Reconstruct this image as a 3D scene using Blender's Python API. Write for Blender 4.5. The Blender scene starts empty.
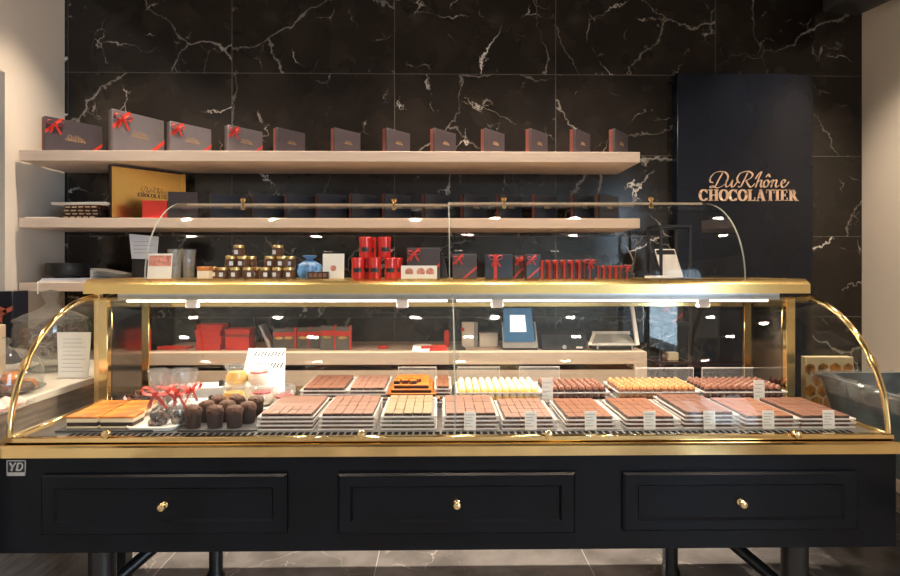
import bpy, bmesh, math, random
from mathutils import Vector, Matrix
random.seed(7)
PI = math.pi; R = math.radians
C = bpy.context.scene.collection
sc = bpy.context.scene
# ------------------------------------------------------------------ camera model (eye at 0,0,1.4, turned 0.93 deg right)
TH = R(0.93); FPX = 600.0; EYE = 1.4; HOR = 267.0
def PX(px, Y):
    k = (px-450)/FPX
    return Y*(k*math.cos(TH)+math.sin(TH))/(math.cos(TH)-k*math.sin(TH))
def PZ(px, py, Y):
    X = PX(px, Y); d = Y*math.cos(TH)+X*math.sin(TH)
    return EYE-(py-HOR)*d/FPX
# ------------------------------------------------------------------ materials
M = {}
def principled(name):
    m = bpy.data.materials.new(name); m.use_nodes = True
    return m, m.node_tree, m.node_tree.nodes['Principled BSDF']
def mat(name, col, rough=0.5, metal=0.0, var=0.08, nscale=20.0, bump=0.0, spec=0.5, coat=0.0, emit=None, estr=0.0, stretch=None, sss=0.0):
    m, nt, b = principled(name)
    tc = nt.nodes.new('ShaderNodeTexCoord'); nz = nt.nodes.new('ShaderNodeTexNoise')
    nz.inputs['Scale'].default_value = nscale; nz.inputs['Detail'].default_value = 4
    if stretch:
        mp = nt.nodes.new('ShaderNodeMapping'); mp.inputs['Scale'].default_value = stretch
        nt.links.new(tc.outputs['Object'], mp.inputs['Vector']); nt.links.new(mp.outputs['Vector'], nz.inputs['Vector'])
    else:
        nt.links.new(tc.outputs['Object'], nz.inputs['Vector'])
    rp = nt.nodes.new('ShaderNodeValToRGB')
    rp.color_ramp.elements[0].position = 0.3; rp.color_ramp.elements[1].position = 0.7
    rp.color_ramp.elements[0].color = tuple(max(0, c*(1-var)) for c in col)+(1,)
    rp.color_ramp.elements[1].color = tuple(min(1, c*(1+var)) for c in col)+(1,)
    nt.links.new(nz.outputs['Fac'], rp.inputs['Fac']); nt.links.new(rp.outputs['Color'], b.inputs['Base Color'])
    b.inputs['Roughness'].default_value = rough; b.inputs['Metallic'].default_value = metal
    b.inputs['Specular IOR Level'].default_value = spec; b.inputs['Coat Weight'].default_value = coat
    b.inputs['Coat Roughness'].default_value = 0.05
    if sss: b.inputs['Subsurface Weight'].default_value = sss; b.inputs['Subsurface Radius'].default_value = (0.01, 0.006, 0.003)
    if emit: b.inputs['Emission Color'].default_value = emit+(1,); b.inputs['Emission Strength'].default_value = estr
    if bump:
        bp = nt.nodes.new('ShaderNodeBump'); bp.inputs['Strength'].default_value = bump; bp.inputs['Distance'].default_value = 0.01
        nt.links.new(nz.outputs['Fac'], bp.inputs['Height']); nt.links.new(bp.outputs['Normal'], b.inputs['Normal'])
    M[name] = m; return m
def glass(name, tint=(1, 1, 1), ior=1.3, rough=0.0, haze=0.0, hazecol=(1, 1, 1)):
    m = bpy.data.materials.new(name); m.use_nodes = True; nt = m.node_tree; nt.nodes.clear()
    out = nt.nodes.new('ShaderNodeOutputMaterial'); mx = nt.nodes.new('ShaderNodeMixShader')
    tr = nt.nodes.new('ShaderNodeBsdfTransparent'); tr.inputs['Color'].default_value = tint+(1,)
    gl = nt.nodes.new('ShaderNodeBsdfGlossy'); gl.inputs['Roughness'].default_value = rough
    fr = nt.nodes.new('ShaderNodeFresnel'); ge = nt.nodes.new('ShaderNodeNewGeometry'); mr = nt.nodes.new('ShaderNodeMapRange')
    mr.inputs['To Min'].default_value = ior; mr.inputs['To Max'].default_value = 1/ior      # same reflectance on both faces of the sheet
    nt.links.new(ge.outputs['Backfacing'], mr.inputs['Value']); nt.links.new(mr.outputs[0], fr.inputs['IOR'])
    nt.links.new(fr.outputs[0], mx.inputs[0])
    base = tr.outputs[0]
    if haze:
        df = nt.nodes.new('ShaderNodeBsdfDiffuse'); df.inputs['Color'].default_value = hazecol+(1,)
        m2 = nt.nodes.new('ShaderNodeMixShader'); m2.inputs[0].default_value = haze
        nt.links.new(tr.outputs[0], m2.inputs[1]); nt.links.new(df.outputs[0], m2.inputs[2]); base = m2.outputs[0]
    nt.links.new(base, mx.inputs[1]); nt.links.new(gl.outputs[0], mx.inputs[2])
    nt.links.new(mx.outputs[0], out.inputs[0]); M[name] = m; return m
def marble(name, base, vein, tiles, rough=0.12, axes='XZ', vscale=1.0):
    """polished stone with broken white veins and fine joints; tiles = (x0, px, z0, pz)"""
    m, nt, b = principled(name); N = nt.nodes; L = nt.links
    tc = N.new('ShaderNodeTexCoord'); sp = N.new('ShaderNodeSeparateXYZ'); L.new(tc.outputs['Object'], sp.inputs[0])
    def mth(op, a, c=None, v=None, clamp=False):
        n = N.new('ShaderNodeMath'); n.operation = op; n.use_clamp = clamp
        for i, q in enumerate((a, c, v)):
            if q is None: continue
            if isinstance(q, (int, float)): n.inputs[i].default_value = q
            else: L.new(q, n.inputs[i])
        return n.outputs[0]
    U = sp.outputs[0]; V = sp.outputs[2 if axes == 'XZ' else 1]
    x0, pu, z0, pv = tiles
    tu = mth('DIVIDE', mth('SUBTRACT', U, x0), pu); tv = mth('DIVIDE', mth('SUBTRACT', V, z0), pv)
    fu = mth('FLOOR', tu); fv = mth('FLOOR', tv)
    cb = N.new('ShaderNodeCombineXYZ'); L.new(mth('MULTIPLY', fu, 3.7), cb.inputs[0]); L.new(mth('MULTIPLY', fv, 5.3), cb.inputs[1]); L.new(mth('ADD', mth('MULTIPLY', fu, 1.9), mth('MULTIPLY', fv, 2.3)), cb.inputs[2])
    va = N.new('ShaderNodeVectorMath'); va.operation = 'ADD'; L.new(tc.outputs['Object'], va.inputs[0]); L.new(cb.outputs[0], va.inputs[1])
    nz = N.new('ShaderNodeTexNoise'); nz.inputs['Scale'].default_value = 3.0*vscale; nz.inputs['Detail'].default_value = 7; nz.inputs['Roughness'].default_value = .62
    L.new(va.outputs[0], nz.inputs['Vector'])
    ms = N.new('ShaderNodeVectorMath'); ms.operation = 'SCALE'; ms.inputs['Scale'].default_value = 0.30/vscale; L.new(nz.outputs['Color'], ms.inputs[0])
    vb = N.new('ShaderNodeVectorMath'); vb.operation = 'ADD'; L.new(va.outputs[0], vb.inputs[0]); L.new(ms.outputs[0], vb.inputs[1])
    def veins(scale, width, mscale, lo, hi, stretch):
        mp = N.new('ShaderNodeMapping'); mp.inputs['Scale'].default_value = stretch; mp.inputs['Rotation'].default_value = (0.2, 0.7, 0.5)
        L.new(vb.outputs[0], mp.inputs['Vector'])
        vo = N.new('ShaderNodeTexVoronoi'); vo.feature = 'DISTANCE_TO_EDGE'; vo.inputs['Scale'].default_value = scale; L.new(mp.outputs[0], vo.inputs['Vector'])
        w = N.new('ShaderNodeTexNoise'); w.inputs['Scale'].default_value = mscale; w.inputs['Detail'].default_value = 3; L.new(va.outputs[0], w.inputs['Vector'])
        mr = N.new('ShaderNodeMapRange'); mr.inputs['From Min'].default_value = lo; mr.inputs['From Max'].default_value = hi; L.new(w.outputs['Fac'], mr.inputs['Value'])
        wd = mth('MULTIPLY', mr.outputs[0], width)
        q = mth('SUBTRACT', 1.0, mth('DIVIDE', vo.outputs['Distance'], mth('ADD', wd, 0.0005)), clamp=True)
        return mth('MULTIPLY', q, mr.outputs[0], clamp=True)
    v1 = veins(1.2*vscale, 0.0085, 2.2*vscale, .50, .66, (1, 1, 1.25))
    v2 = veins(5.5*vscale, 0.02, 6*vscale, .54, .70, (1, 1, .7))
    v3 = mth('MULTIPLY', veins(1.1*vscale, 0.008, 1.3, .30, .6, (1, 1, .8)), .3)
    vv = mth('MAXIMUM', mth('MAXIMUM', v1, mth('MULTIPLY', v2, .5)), v3, clamp=True)
    cl = N.new('ShaderNodeTexNoise'); cl.inputs['Scale'].default_value = 5; cl.inputs['Detail'].default_value = 6; L.new(va.outputs[0], cl.inputs['Vector'])
    rp = N.new('ShaderNodeValToRGB'); rp.color_ramp.elements[0].position = .35; rp.color_ramp.elements[1].position = .7
    rp.color_ramp.elements[0].color = tuple(c*.7 for c in base)+(1,); rp.color_ramp.elements[1].color = tuple(c*1.35 for c in base)+(1,)
    L.new(cl.outputs['Fac'], rp.inputs['Fac'])
    mx = N.new('ShaderNodeMixRGB'); L.new(vv, mx.inputs[0]); L.new(rp.outputs[0], mx.inputs[1]); mx.inputs[2].default_value = vein+(1,)
    def seam(t, w): return mth('GREATER_THAN', mth('ABSOLUTE', mth('SUBTRACT', mth('FRACT', t), .5)), .5-w)
    sm = mth('MAXIMUM', seam(tu, .0022/pu), seam(tv, .0022/pv))
    m3 = N.new('ShaderNodeMixRGB'); L.new(mth('MULTIPLY', sm, .75), m3.inputs[0]); L.new(mx.outputs[0], m3.inputs[1]); m3.inputs[2].default_value = tuple(min(1, c*3+.07) for c in base)+(1,)
    L.new(m3.outputs[0], b.inputs['Base Color']); b.inputs['Roughness'].default_value = rough
    M[name] = m; return m
marble('black_marble', (.017, .0135, .011), (.90, .86, .80), (PX(232, 3.68), .99, 2.583, .497), rough=.16)
marble('floor_marble', (.26, .255, .26), (.95, .93, .90), (-.3, 1.0, 3.1, 1.0), rough=.25, axes='XY', vscale=1.6)
mat('plaster', (.72, .66, .58), .9, var=.02, nscale=3, bump=.02)
mat('plaster_cool', (.60, .60, .60), .9, var=.02)
mat('ceiling_paint', (.16, .15, .14), .9, var=.02)
mat('shelf_oak', (.78, .64, .54), .45, var=.06, nscale=6, stretch=(.6, 8, 14))
mat('counter_oak', (.72, .57, .46), .45, var=.06, nscale=6, stretch=(.6, 8, 14))
mat('recess_shade', (.003, .003, .003), .9, spec=.1)  # near-black colour painting the shade inside the groove and slots
mat('brass', (.82, .59, .27), .09, 1.0, var=.05, nscale=9)
mat('brass_satin', (.86, .62, .25), .22, 1.0, var=.05, nscale=6)
mat('brass_dull', (.80, .60, .31), .26, 1.0, var=.12, nscale=14)
mat('steel', (.27, .245, .225), .13, 1.0, var=.02, nscale=8, stretch=(1, 1, 30))
mat('deck_steel', (.35, .35, .36), .33, 1.0, var=.05, nscale=9)
mat('aluminium', (.62, .66, .72), .3, 1.0)
mat('chrome', (.8, .8, .8), .1, 1.0)
mat('black_lacquer', (.0028, .0042, .0078), .30, var=.4, nscale=5, bump=.01, spec=.2)  # slight blue tint paints in the cool daylight reflection
mat('black_metal', (.012, .012, .014), .35)
mat('sign_blue', (.006, .009, .018), .24, var=.2, spec=.35, nscale=3)
mat('sign_letter', (.78, .56, .42), .4, .3)
mat('letter_gold', (.62, .42, .22), .4, .5)
mat('box_dark', (.060, .050, .060), .45, var=.1)
mat('box_grey', (.145, .135, .150), .4, var=.05)
mat('box_side', (.20, .055, .040), .45)
mat('box_blue', (.022, .030, .050), .35)
mat('ribbon_red', (.62, .045, .03), .35, var=.15, nscale=60)
mat('red_card', (.60, .035, .022), .5)
mat('red_tin', (.66, .03, .025), .22, .35, coat=.6)
mat('maroon', (.30, .05, .03), .5)
mat('gold_panel', (.98, .64, .22), .24, 1.0, var=.1, nscale=4)
mat('paper', (.82, .80, .77), .7, var=.02)
mat('paper_warm', (.80, .72, .62), .7, var=.03)
mat('paper_blue', (.62, .67, .80), .6, var=.03)
mat('print_grey', (.38, .38, .40), .8)
mat('print_pink', (.62, .25, .20), .7, var=.4, nscale=60)
mat('white_gloss', (.85, .84, .82), .25, coat=.3)
mat('white_metal', (.88, .86, .84), .35)
mat('grey_plastic', (.33, .33, .33), .4)
mat('grey_card', (.12, .11, .10), .6)
mat('black_plastic', (.018, .019, .021), .4)
mat('slate', (.045, .045, .05), .55, var=.2, bump=.15, nscale=40)
mat('choc_dark', (.030, .012, .009), .42, var=.25, nscale=60)
mat('choc_muffin', (.075, .027, .013), .75, var=.45, nscale=90, bump=.7)
mat('choc_case', (.036, .014, .010), .65, var=.2)
mat('milk', (.155, .068, .045), .36, var=.12, nscale=80)
mat('milk_pink', (.215, .115, .085), .42, var=.1, nscale=80)
mat('terracotta', (.175, .088, .062), .5, var=.15, nscale=70)
mat('greenish', (.235, .185, .11), .5, var=.15, nscale=90)
mat('copper_choc', (.20, .083, .046), .34, var=.15, nscale=70)
mat('dome_white', (.88, .76, .50), .3, var=.04, sss=.25)
mat('dome_gold', (.50, .225, .085), .3, var=.1, nscale=60, sss=.1)
mat('dome_brown', (.40, .165, .10), .28, var=.15, nscale=60)
mat('dome_pink', (.20, .08, .052), .3, var=.12, nscale=60)
mat('orange_peel', (.47, .145, .018), .4, var=.2, nscale=80, sss=.15)
mat('caramel', (.52, .17, .022), .38, var=.55, nscale=16, coat=.3)
mat('cream', (.82, .68, .46), .5, var=.05)
mat('biscuit', (.62, .40, .20), .7, var=.2, nscale=80)
mat('custard', (.86, .50, .13), .35, var=.08)
mat('panna', (.86, .74, .62), .4)
mat('berry', (.55, .04, .05), .3)
mat('spread', (.09, .04, .022), .3)
mat('lid_gold', (.72, .50, .22), .25, .9)
mat('blue_wrap', (.08, .22, .48), .35, var=.7, nscale=40)
mat('screen_blue', (.02, .05, .09), .15, emit=(.045, .11, .18), estr=.7)
mat('screen_white', (.8, .85, .9), .3, emit=(.75, .88, 1.0), estr=.7)
mat('lamp_tube', (1, 1, 1), .4, emit=(1.0, .88, .74), estr=3.5)
mat('lamp_disc', (1, 1, 1), .4, emit=(1.0, .82, .60), estr=70)
mat('meringue', (.85, .55, .50), .7, var=.15)
mat('honey', (.36, .15, .02), .3, var=.9, nscale=22)
mat('comb', (.52, .43, .26), .6, var=.1)
mat('tub', (.10, .135, .16), .35, .5, var=.5, nscale=9, bump=.1)
mat('side_wood', (.20, .16, .13), .6, var=.35, nscale=4, stretch=(1, 2, 14))
mat('counter_top', (.62, .57, .50), .35, var=.05)
mat('kraft', (.62, .48, .32), .7)
mat('coral', (.55, .14, .09), .45, var=.2)
mat('navy', (.015, .018, .03), .4)
mat('tray_plastic', (.70, .66, .64), .25, var=.03)
glass('pane_glass', (.985, .995, .99), 1.23)
glass('rear_glass', (.93, .93, .92), 1.5)
glass('jar_glass', (.93, .95, .95), 1.75, haze=.035)
glass('clear_plastic', (.97, .97, .97), 1.4, rough=.06, haze=.05)
glass('tray_clear', (.95, .95, .95), 1.35, rough=.1, haze=.32, hazecol=(.75, .72, .70))
glass('cellophane', (.96, .96, .96), 1.9, rough=.12, haze=.07, hazecol=(.9, .88, .86))
glass('edge_glass', (.80, .86, .84), 1.5, haze=.35, hazecol=(.6, .62, .58))
# ------------------------------------------------------------------ mesh builder
class MB:
    def __init__(s): s.v = []; s.f = []; s.m = []; s.sm = []
    def add(s, vs, fs, mi=0, smooth=False):
        o = len(s.v); s.v += [Vector(p) for p in vs]
        for f in fs: s.f.append([i+o for i in f]); s.m.append(mi); s.sm.append(smooth)
        return s
    def box(s, x0, x1, y0, y1, z0, z1, mi=0):
        vs = [(x, y, z) for z in (z0, z1) for y in (y0, y1) for x in (x0, x1)]
        return s.add(vs, [(0, 2, 3, 1), (4, 5, 7, 6), (0, 1, 5, 4), (2, 6, 7, 3), (0, 4, 6, 2), (1, 3, 7, 5)], mi)
    def prism(s, pts, off, mi=0):
        n = len(pts); off = Vector(off); a = [Vector(p) for p in pts]; b = [p+off for p in a]
        fs = [tuple(range(n))[::-1], tuple(range(n, 2*n))]+[(i, (i+1) % n, (i+1) % n+n, i+n) for i in range(n)]
        return s.add(a+b, fs, mi)
    def tube(s, path, r, seg=10, mi=0, closed=False, smooth=True):
        path = [Vector(p) for p in path]; n = len(path); rs = r if isinstance(r, (list, tuple)) else [r]*n
        rings = []; up = Vector((0, 0, 1)); pa = None
        for i, p in enumerate(path):
            if closed: t = path[(i+1) % n]-path[i-1]
            else: t = path[min(i+1, n-1)]-path[max(i-1, 0)]
            t.normalize(); u = up if abs(t.dot(up)) < .95 else Vector((1, 0, 0))
            a = t.cross(u).normalized() if pa is None else (pa-t*pa.dot(t)).normalized()
            pa = a; b = a.cross(t)
            rings.append([p+rs[i]*(math.cos(2*PI*k/seg)*a+math.sin(2*PI*k/seg)*b) for k in range(seg)])
        vs = [q for g in rings for q in g]; fs = []
        m = n if closed else n-1
        for i in range(m):
            for k in range(seg):
                fs.append((i*seg+k, i*seg+(k+1) % seg, ((i+1) % n)*seg+(k+1) % seg, ((i+1) % n)*seg+k))
        s.add(vs, fs, mi, smooth)
        if not closed:
            o = len(s.v)-len(vs); s.f.append([o+k for k in range(seg)][::-1]); s.m.append(mi); s.sm.append(False)
            s.f.append([o+(n-1)*seg+k for k in range(seg)]); s.m.append(mi); s.sm.append(False)
        return s
    def lathe(s, prof, c=(0, 0, 0), seg=20, mi=0, mis=None, jitter=None, axis='Z', smooth=True):
        """prof = (r, h) list from bottom to top; closed at ends where r = 0"""
        c = Vector(c); n = len(prof); vs = []
        for (r, h) in prof:
            for k in range(seg):
                a = 2*PI*k/seg; rr = r*(1+(jitter(a, h) if jitter else 0))
                p = (rr*math.cos(a), rr*math.sin(a), h)
                if axis == 'Y': p = (p[0], -p[2], p[1])
                vs.append(c+Vector(p))
        o = len(s.v); s.v += vs
        for i in range(n-1):
            for k in range(seg):
                s.f.append([o+i*seg+k, o+i*seg+(k+1) % seg, o+(i+1)*seg+(k+1) % seg, o+(i+1)*seg+k])
                s.m.append(mis[i] if mis else mi); s.sm.append(smooth)
        for i in (0, n-1):
            if prof[i][0] > 1e-6:
                f = [o+i*seg+k for k in range(seg)]; s.f.append(f[::-1] if i == 0 else f); s.m.append((mis[0] if i == 0 else mis[-1]) if mis else mi); s.sm.append(False)
        return s
    def ribbon(s, path, wvec, t, mi=0):
        """flat band: path of centres, wvec = half width vector(s), t = thickness vector"""
        path = [Vector(p) for p in path]; n = len(path); t = Vector(t); vs = []
        for i, p in enumerate(path):
            w = Vector(wvec[i]) if isinstance(wvec, list) else Vector(wvec)
            vs += [p-w, p+w, p+w+t, p-w+t]
        fs = []
        for i in range(n-1):
            for k in range(4): fs.append((4*i+k, 4*i+(k+1) % 4, 4*i+4+(k+1) % 4, 4*i+4+k))
        fs += [(3, 2, 1, 0), (4*n-4, 4*n-3, 4*n-2, 4*n-1)]
        return s.add(vs, fs, mi)
    def mesh(s, name, mats, org=(0, 0, 0), bev=0, bseg=1):
        me = bpy.data.meshes.new(name); o = Vector(org)
        me.from_pydata([tuple(v-o) for v in s.v], [], s.f)
        mats = mats if isinstance(mats, (list, tuple)) else [mats]
        for m in mats: me.materials.append(M[m])
        for p, mi, sm in zip(me.polygons, s.m, s.sm): p.material_index = mi; p.use_smooth = sm
        bm = bmesh.new(); bm.from_mesh(me)
        bmesh.ops.remove_doubles(bm, verts=bm.verts, dist=1e-6)
        bmesh.ops.recalc_face_normals(bm, faces=bm.faces)
        if bev:
            es = [e for e in bm.edges if len(e.link_faces) == 2 and e.calc_face_angle(0) > R(35)]
            bmesh.ops.bevel(bm, geom=es, offset=bev, segments=bseg, affect='EDGES', profile=.5, clamp_overlap=True)
        bm.to_mesh(me); bm.free(); me.set_sharp_from_angle(angle=R(40)); return me
def link(o, parent=None):
    C.objects.link(o)
    if parent: o.parent = parent
    return o
def tag(o, label=None, cat=None, group=None, kind=None):
    if label: o['label'] = label
    if cat: o['category'] = cat
    if group: o['group'] = group
    if kind: o['kind'] = kind
    return o
def thing(name, label, cat, loc=(0, 0, 0), rz=0, group=None):
    o = bpy.data.objects.new(name, None); o.location = loc; o.rotation_euler = (0, 0, rz); o.empty_display_size = .05
    link(o); return tag(o, label, cat, group)
def root_loc(p):
    while p.parent: p = p.parent
    return p.location
def part(name, mb, mats, parent, world=False, bev=0, bseg=1, label=None):
    me = mb.mesh(name, mats, root_loc(parent) if world else (0, 0, 0), bev, bseg)
    o = bpy.data.objects.new(name, me); link(o, parent)
    if label: o['label'] = label
    return o
def solo(name, mb, mats, label, cat, loc=(0, 0, 0), rz=0, group=None, bev=0, bseg=1, kind=None):
    o = bpy.data.objects.new(name, mb.mesh(name, mats, (0, 0, 0), bev, bseg)); o.location = loc; o.rotation_euler = (0, 0, rz)
    link(o); return tag(o, label, cat, group, kind)
def struct(name, mb, mats, parent=None, bev=0):
    o = bpy.data.objects.new(name, mb.mesh(name, mats, (0, 0, 0), bev)); link(o, parent)
    if not parent: o['kind'] = 'structure'
    return o
def dup(src, loc, rz=None, label=None, group=None, parent=None):
    c = src.copy(); C.objects.link(c); c.parent = parent
    if parent is None:
        c.location = loc
        if rz is not None: c.rotation_euler = (0, 0, rz)
        if label: c['label'] = label
        if group: c['group'] = group
    for ch in list(src.children): dup(ch, None, parent=c)
    return c
def smoothpath(pts, n=8):
    P = [Vector(p) for p in pts]; out = []
    for i in range(len(P)-1):
        a = P[max(i-1, 0)]; b = P[i]; c = P[i+1]; d = P[min(i+2, len(P)-1)]
        for k in range(n):
            t = k/n; out.append(.5*((2*b)+(-a+c)*t+(2*a-5*b+4*c-d)*t*t+(-a+3*b-3*c+d)*t**3))
    out.append(P[-1]); return out
# ------------------------------------------------------------------ lettering (strokes of varying width)
def stroke2(segs, pts, wf):
    n = len(pts); L = []; Rr = []
    for i in range(n):
        a = pts[max(i-1, 0)]; b = pts[min(i+1, n-1)]; dx, dy = b[0]-a[0], b[1]-a[1]; l = math.hypot(dx, dy) or 1
        w = wf(i/(n-1), math.atan2(dy, dx))/2; nx, ny = -dy/l*w, dx/l*w
        L.append((pts[i][0]+nx, pts[i][1]+ny)); Rr.append((pts[i][0]-nx, pts[i][1]-ny))
    for i in range(n-1): segs.append((L[i], Rr[i], Rr[i+1], L[i+1]))
def rectq(segs, x0, x1, y0, y1): segs.append(((x0, y0), (x1, y0), (x1, y1), (x0, y1)))
def serif_word(word):
    segs = []; x = 0
    def stem(x0, w=.24, ser=.08, top=True, bot=True):
        rectq(segs, x0, x0+w, 0, 1)
        if bot: rectq(segs, x0-ser, x0+w+ser, 0, .08)
        if top: rectq(segs, x0-ser, x0+w+ser, .92, 1)
    for ch in word:
        s0 = len(segs)
        if ch in 'CO':
            a0, a1 = (0, 2*PI) if ch == 'O' else (R(42), R(318))
            pts = [(.42+.34*math.cos(a0+(a1-a0)*k/28), .5+.455*math.sin(a0+(a1-a0)*k/28)) for k in range(29)]
            stroke2(segs, pts, lambda t, an: .09+.16*abs(math.sin(an))**1.3)
            if ch == 'C': rectq(segs, .68, .75, .64, .98); rectq(segs, .70, .75, .06, .26)
            adv = .84 if ch == 'O' else .82
        elif ch == 'H': stem(.09); stem(.60); rectq(segs, .3, .65, .46, .55); adv = .95
        elif ch == 'L': stem(.09); rectq(segs, .2, .7, 0, .09); rectq(segs, .63, .7, 0, .32); adv = .74
        elif ch == 'A':
            stroke2(segs, [(.14, .02), (.40, 1)], lambda t, an: .09); stroke2(segs, [(.40, 1), (.70, .02)], lambda t, an: .25)
            rectq(segs, .24, .58, .28, .36); rectq(segs, .02, .28, 0, .08); rectq(segs, .52, .88, 0, .08); adv = .88
        elif ch == 'T': stem(.28, top=False); rectq(segs, .02, .78, .91, 1); rectq(segs, .02, .08, .68, 1); rectq(segs, .72, .78, .68, 1); adv = .80
        elif ch == 'I': stem(.09); adv = .42
        elif ch == 'E': stem(.09); rectq(segs, .2, .7, 0, .09); rectq(segs, .63, .7, 0, .3); rectq(segs, .2, .66, .91, 1); rectq(segs, .6, .66, .72, 1); rectq(segs, .2, .52, .46, .55); rectq(segs, .46, .52, .38, .64); adv = .76
        elif ch == 'R':
            stem(.09); pts = [(.33+.22*math.sin(PI*k/12), .735+.215*math.cos(PI*k/12)) for k in range(13)]
            stroke2(segs, pts, lambda t, an: .08+.13*abs(math.sin(an))); rectq(segs, .2, .35, .91, .99); rectq(segs, .2, .35, .48, .56)
            stroke2(segs, [(.40, .54), (.72, .02)], lambda t, an: .23); rectq(segs, .6, .92, 0, .08); adv = .90
        for i in range(s0, len(segs)): segs[i] = tuple((px+x, py) for px, py in segs[i])
        x += adv+.03
    return segs, x
def script_word():
    S = [[(.83, 1.0), (.55, .5), (.33, .1), (.05, .02), (.02, .1), (.2, .12), (.5, .0), (1.0, .27), (1.19, .75), (.95, 1.06), (.4, 1.04), (.05, .72), (0, .42), (.2, .35)],
         [(1.1, .5), (1.04, .18), (1.14, .06), (1.35, .25), (1.5, .53)], [(1.5, .53), (1.42, .16), (1.5, .06), (1.62, .15), (1.78, .38)],
         [(2.5, 1.0), (2.2, .4), (2.02, .08), (1.86, .1)], [(1.98, .34), (1.83, .45), (1.82, .7), (2.05, 1.0), (2.54, 1.1), (2.83, .9), (2.65, .62), (2.33, .5)],
         [(2.38, .52), (2.56, .17), (2.74, .06), (2.98, .3)],
         [(3.02, .6), (3.2, .9), (3.42, 1.08), (3.22, .6), (3.03, .04)], [(3.1, .28), (3.3, .5), (3.42, .48), (3.36, .2), (3.42, .06), (3.62, .22)],
         [(3.73+.16*math.cos(a)+.05*math.sin(a), .29+.24*math.sin(a)) for a in [k*PI/6 for k in range(13)]], [(3.72, .72), (3.88, .92), (3.98, .72)],
         [(3.95, .35), (4.12, .5), (4.2, .5), (4.05, .05)], [(4.1, .28), (4.3, .52), (4.43, .48), (4.36, .2), (4.43, .06), (4.62, .2)],
         [(4.72, .27), (4.93, .36), (5.0, .49), (4.88, .55), (4.74, .35), (4.77, .1), (4.92, .05), (5.1, .2), (5.25, .42)]]
    segs = []
    for st in S:
        p = [(v[0], v[1]) for v in smoothpath([(a, b, 0) for a, b in st], 6)]
        stroke2(segs, p, lambda t, an: .03+.085*abs(math.sin(an-R(25)))**1.5)
    return segs, 5.2
def lay_text(mb, segs, org, ux, uz, nrm, sx, sz, t=.001, mi=0):
    org, ux, uz, nrm = map(Vector, (org, ux, uz, nrm))
    for q in segs: mb.prism([org+ux*(p[0]*sx)+uz*(p[1]*sz) for p in q], nrm*t, mi)
SER, SERW = serif_word('CHOCOLATIER'); SCR, SCRW = script_word()
def brand_mark(mb, cx, y, cz, width, t=.0008):
    """two-line mark on a face looking towards -Y, centred at cx, cz"""
    sx = width/SERW; hz = width*.118
    lay_text(mb, SER, (cx-width/2, y, cz-hz), (1, 0, 0), (0, 0, 1), (0, -1, 0), sx, hz, t)
    w2 = width*.80; s2 = w2/SCRW
    lay_text(mb, SCR, (cx-w2/2, y, cz+width*.015), (1, 0, 0), (0, 0, 1), (0, -1, 0), s2, width*.165, t)
# ================================================================== THE ROOM
YW = 3.68; XL = -2.28; XR = 2.615; ZC = 3.15; YB = -3.5
struct('floor', MB().box(-4, 4, YB-.2, YW+.2, -.1, 0), 'floor_marble')
struct('ceiling', MB().box(-4, 4, YB-.2, YW+.2, ZC, ZC+.1), 'ceiling_paint')
struct('wall_back', MB().box(XL-.2, XR+.2, YW, YW+.12, 0, ZC), 'black_marble')
struct('wall_left', MB().box(XL-.12, XL, 3.18, YW, 0, ZC).box(XL-.12, XL, 2.2, 3.18, 2.42, ZC).box(XL-.12, XL, YB, 2.2, 0, ZC), 'plaster')
struct('wall_passage', MB().box(-3.3, -3.2, 1.8, YW, 0, ZC).box(-3.2, XL-.12, 1.7, 1.8, 0, ZC).box(-3.2, XL-.12, YW-.1, YW, 0, ZC), 'plaster')
WY0, WY1, WZ0, WZ1 = -3.2, -.9, .35, 2.6
struct('wall_right', MB().box(XR, XR+.12, YB, WY0, 0, ZC).box(XR, XR+.12, WY1, YW, 0, ZC).box(XR, XR+.12, WY0, WY1, 0, WZ0).box(XR, XR+.12, WY0, WY1, WZ1, ZC), 'plaster')
struct('wall_front', MB().box(XL, XR, YB-.12, YB, 0, ZC), 'plaster')
wf = MB()
for a, b in ((WY0, WY0+.06), (WY1-.06, WY1), (-2.08, -2.02)): wf.box(XR+.03, XR+.09, a, b, WZ0, WZ1)
wf.box(XR+.03, XR+.09, WY0, WY1, WZ0, WZ0+.06).box(XR+.03, XR+.09, WY0, WY1, WZ1-.06, WZ1)
w1 = struct('window_1', wf, 'black_metal')
struct('window_pane', MB().box(XR+.055, XR+.065, WY0+.06, WY1-.06, WZ0+.06, WZ1-.06), 'pane_glass', w1)
# ------------------------------------------------------------------ shelves and rear counter
SY = 3.25
SHX = PX(640, SY)
def board(label, z0, z1):
    return solo('floating_shelf', MB().box(PX(19, SY), SHX, 0, YW-SY, z0-z0, z1-z0), 'shelf_oak', label, 'shelf', (0, SY, z0), bev=.0015)
S1, S2, S3 = 2.026, 1.664, 1.3155
board('top pale oak wall shelf carrying the row of large gift boxes', S1-.056, S1)
board('middle pale oak wall shelf holding the gold panel and small boxes', S2-.052, S2)
LOWSHELF = board('lowest pale oak wall shelf just above the gold ledge, with magazines', S3-.046, S3)
RC = thing('rear_counter', 'long oak counter behind the display case, carrying the till screen', 'counter', (-.58, 3.2, 0))
x0, x1 = -1.56, PX(647, 3.2); ZR = .945
part('worktop', MB().box(x0, x1, 3.2, YW-.002, ZR-.066, ZR), 'counter_oak', RC, True, bev=.002)
part('cabinet_body', MB().box(x0, x1-.07, 3.235, YW-.002, .02, ZR-.096).box(x1-.07, x1, 3.2, YW-.002, 0, ZR-.066), 'counter_oak', RC, True)
part('drawer_front', MB().box(x0, x1-.07, 3.205, 3.235, .05, ZR-.096), 'counter_oak', RC, True, bev=.002)
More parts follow.
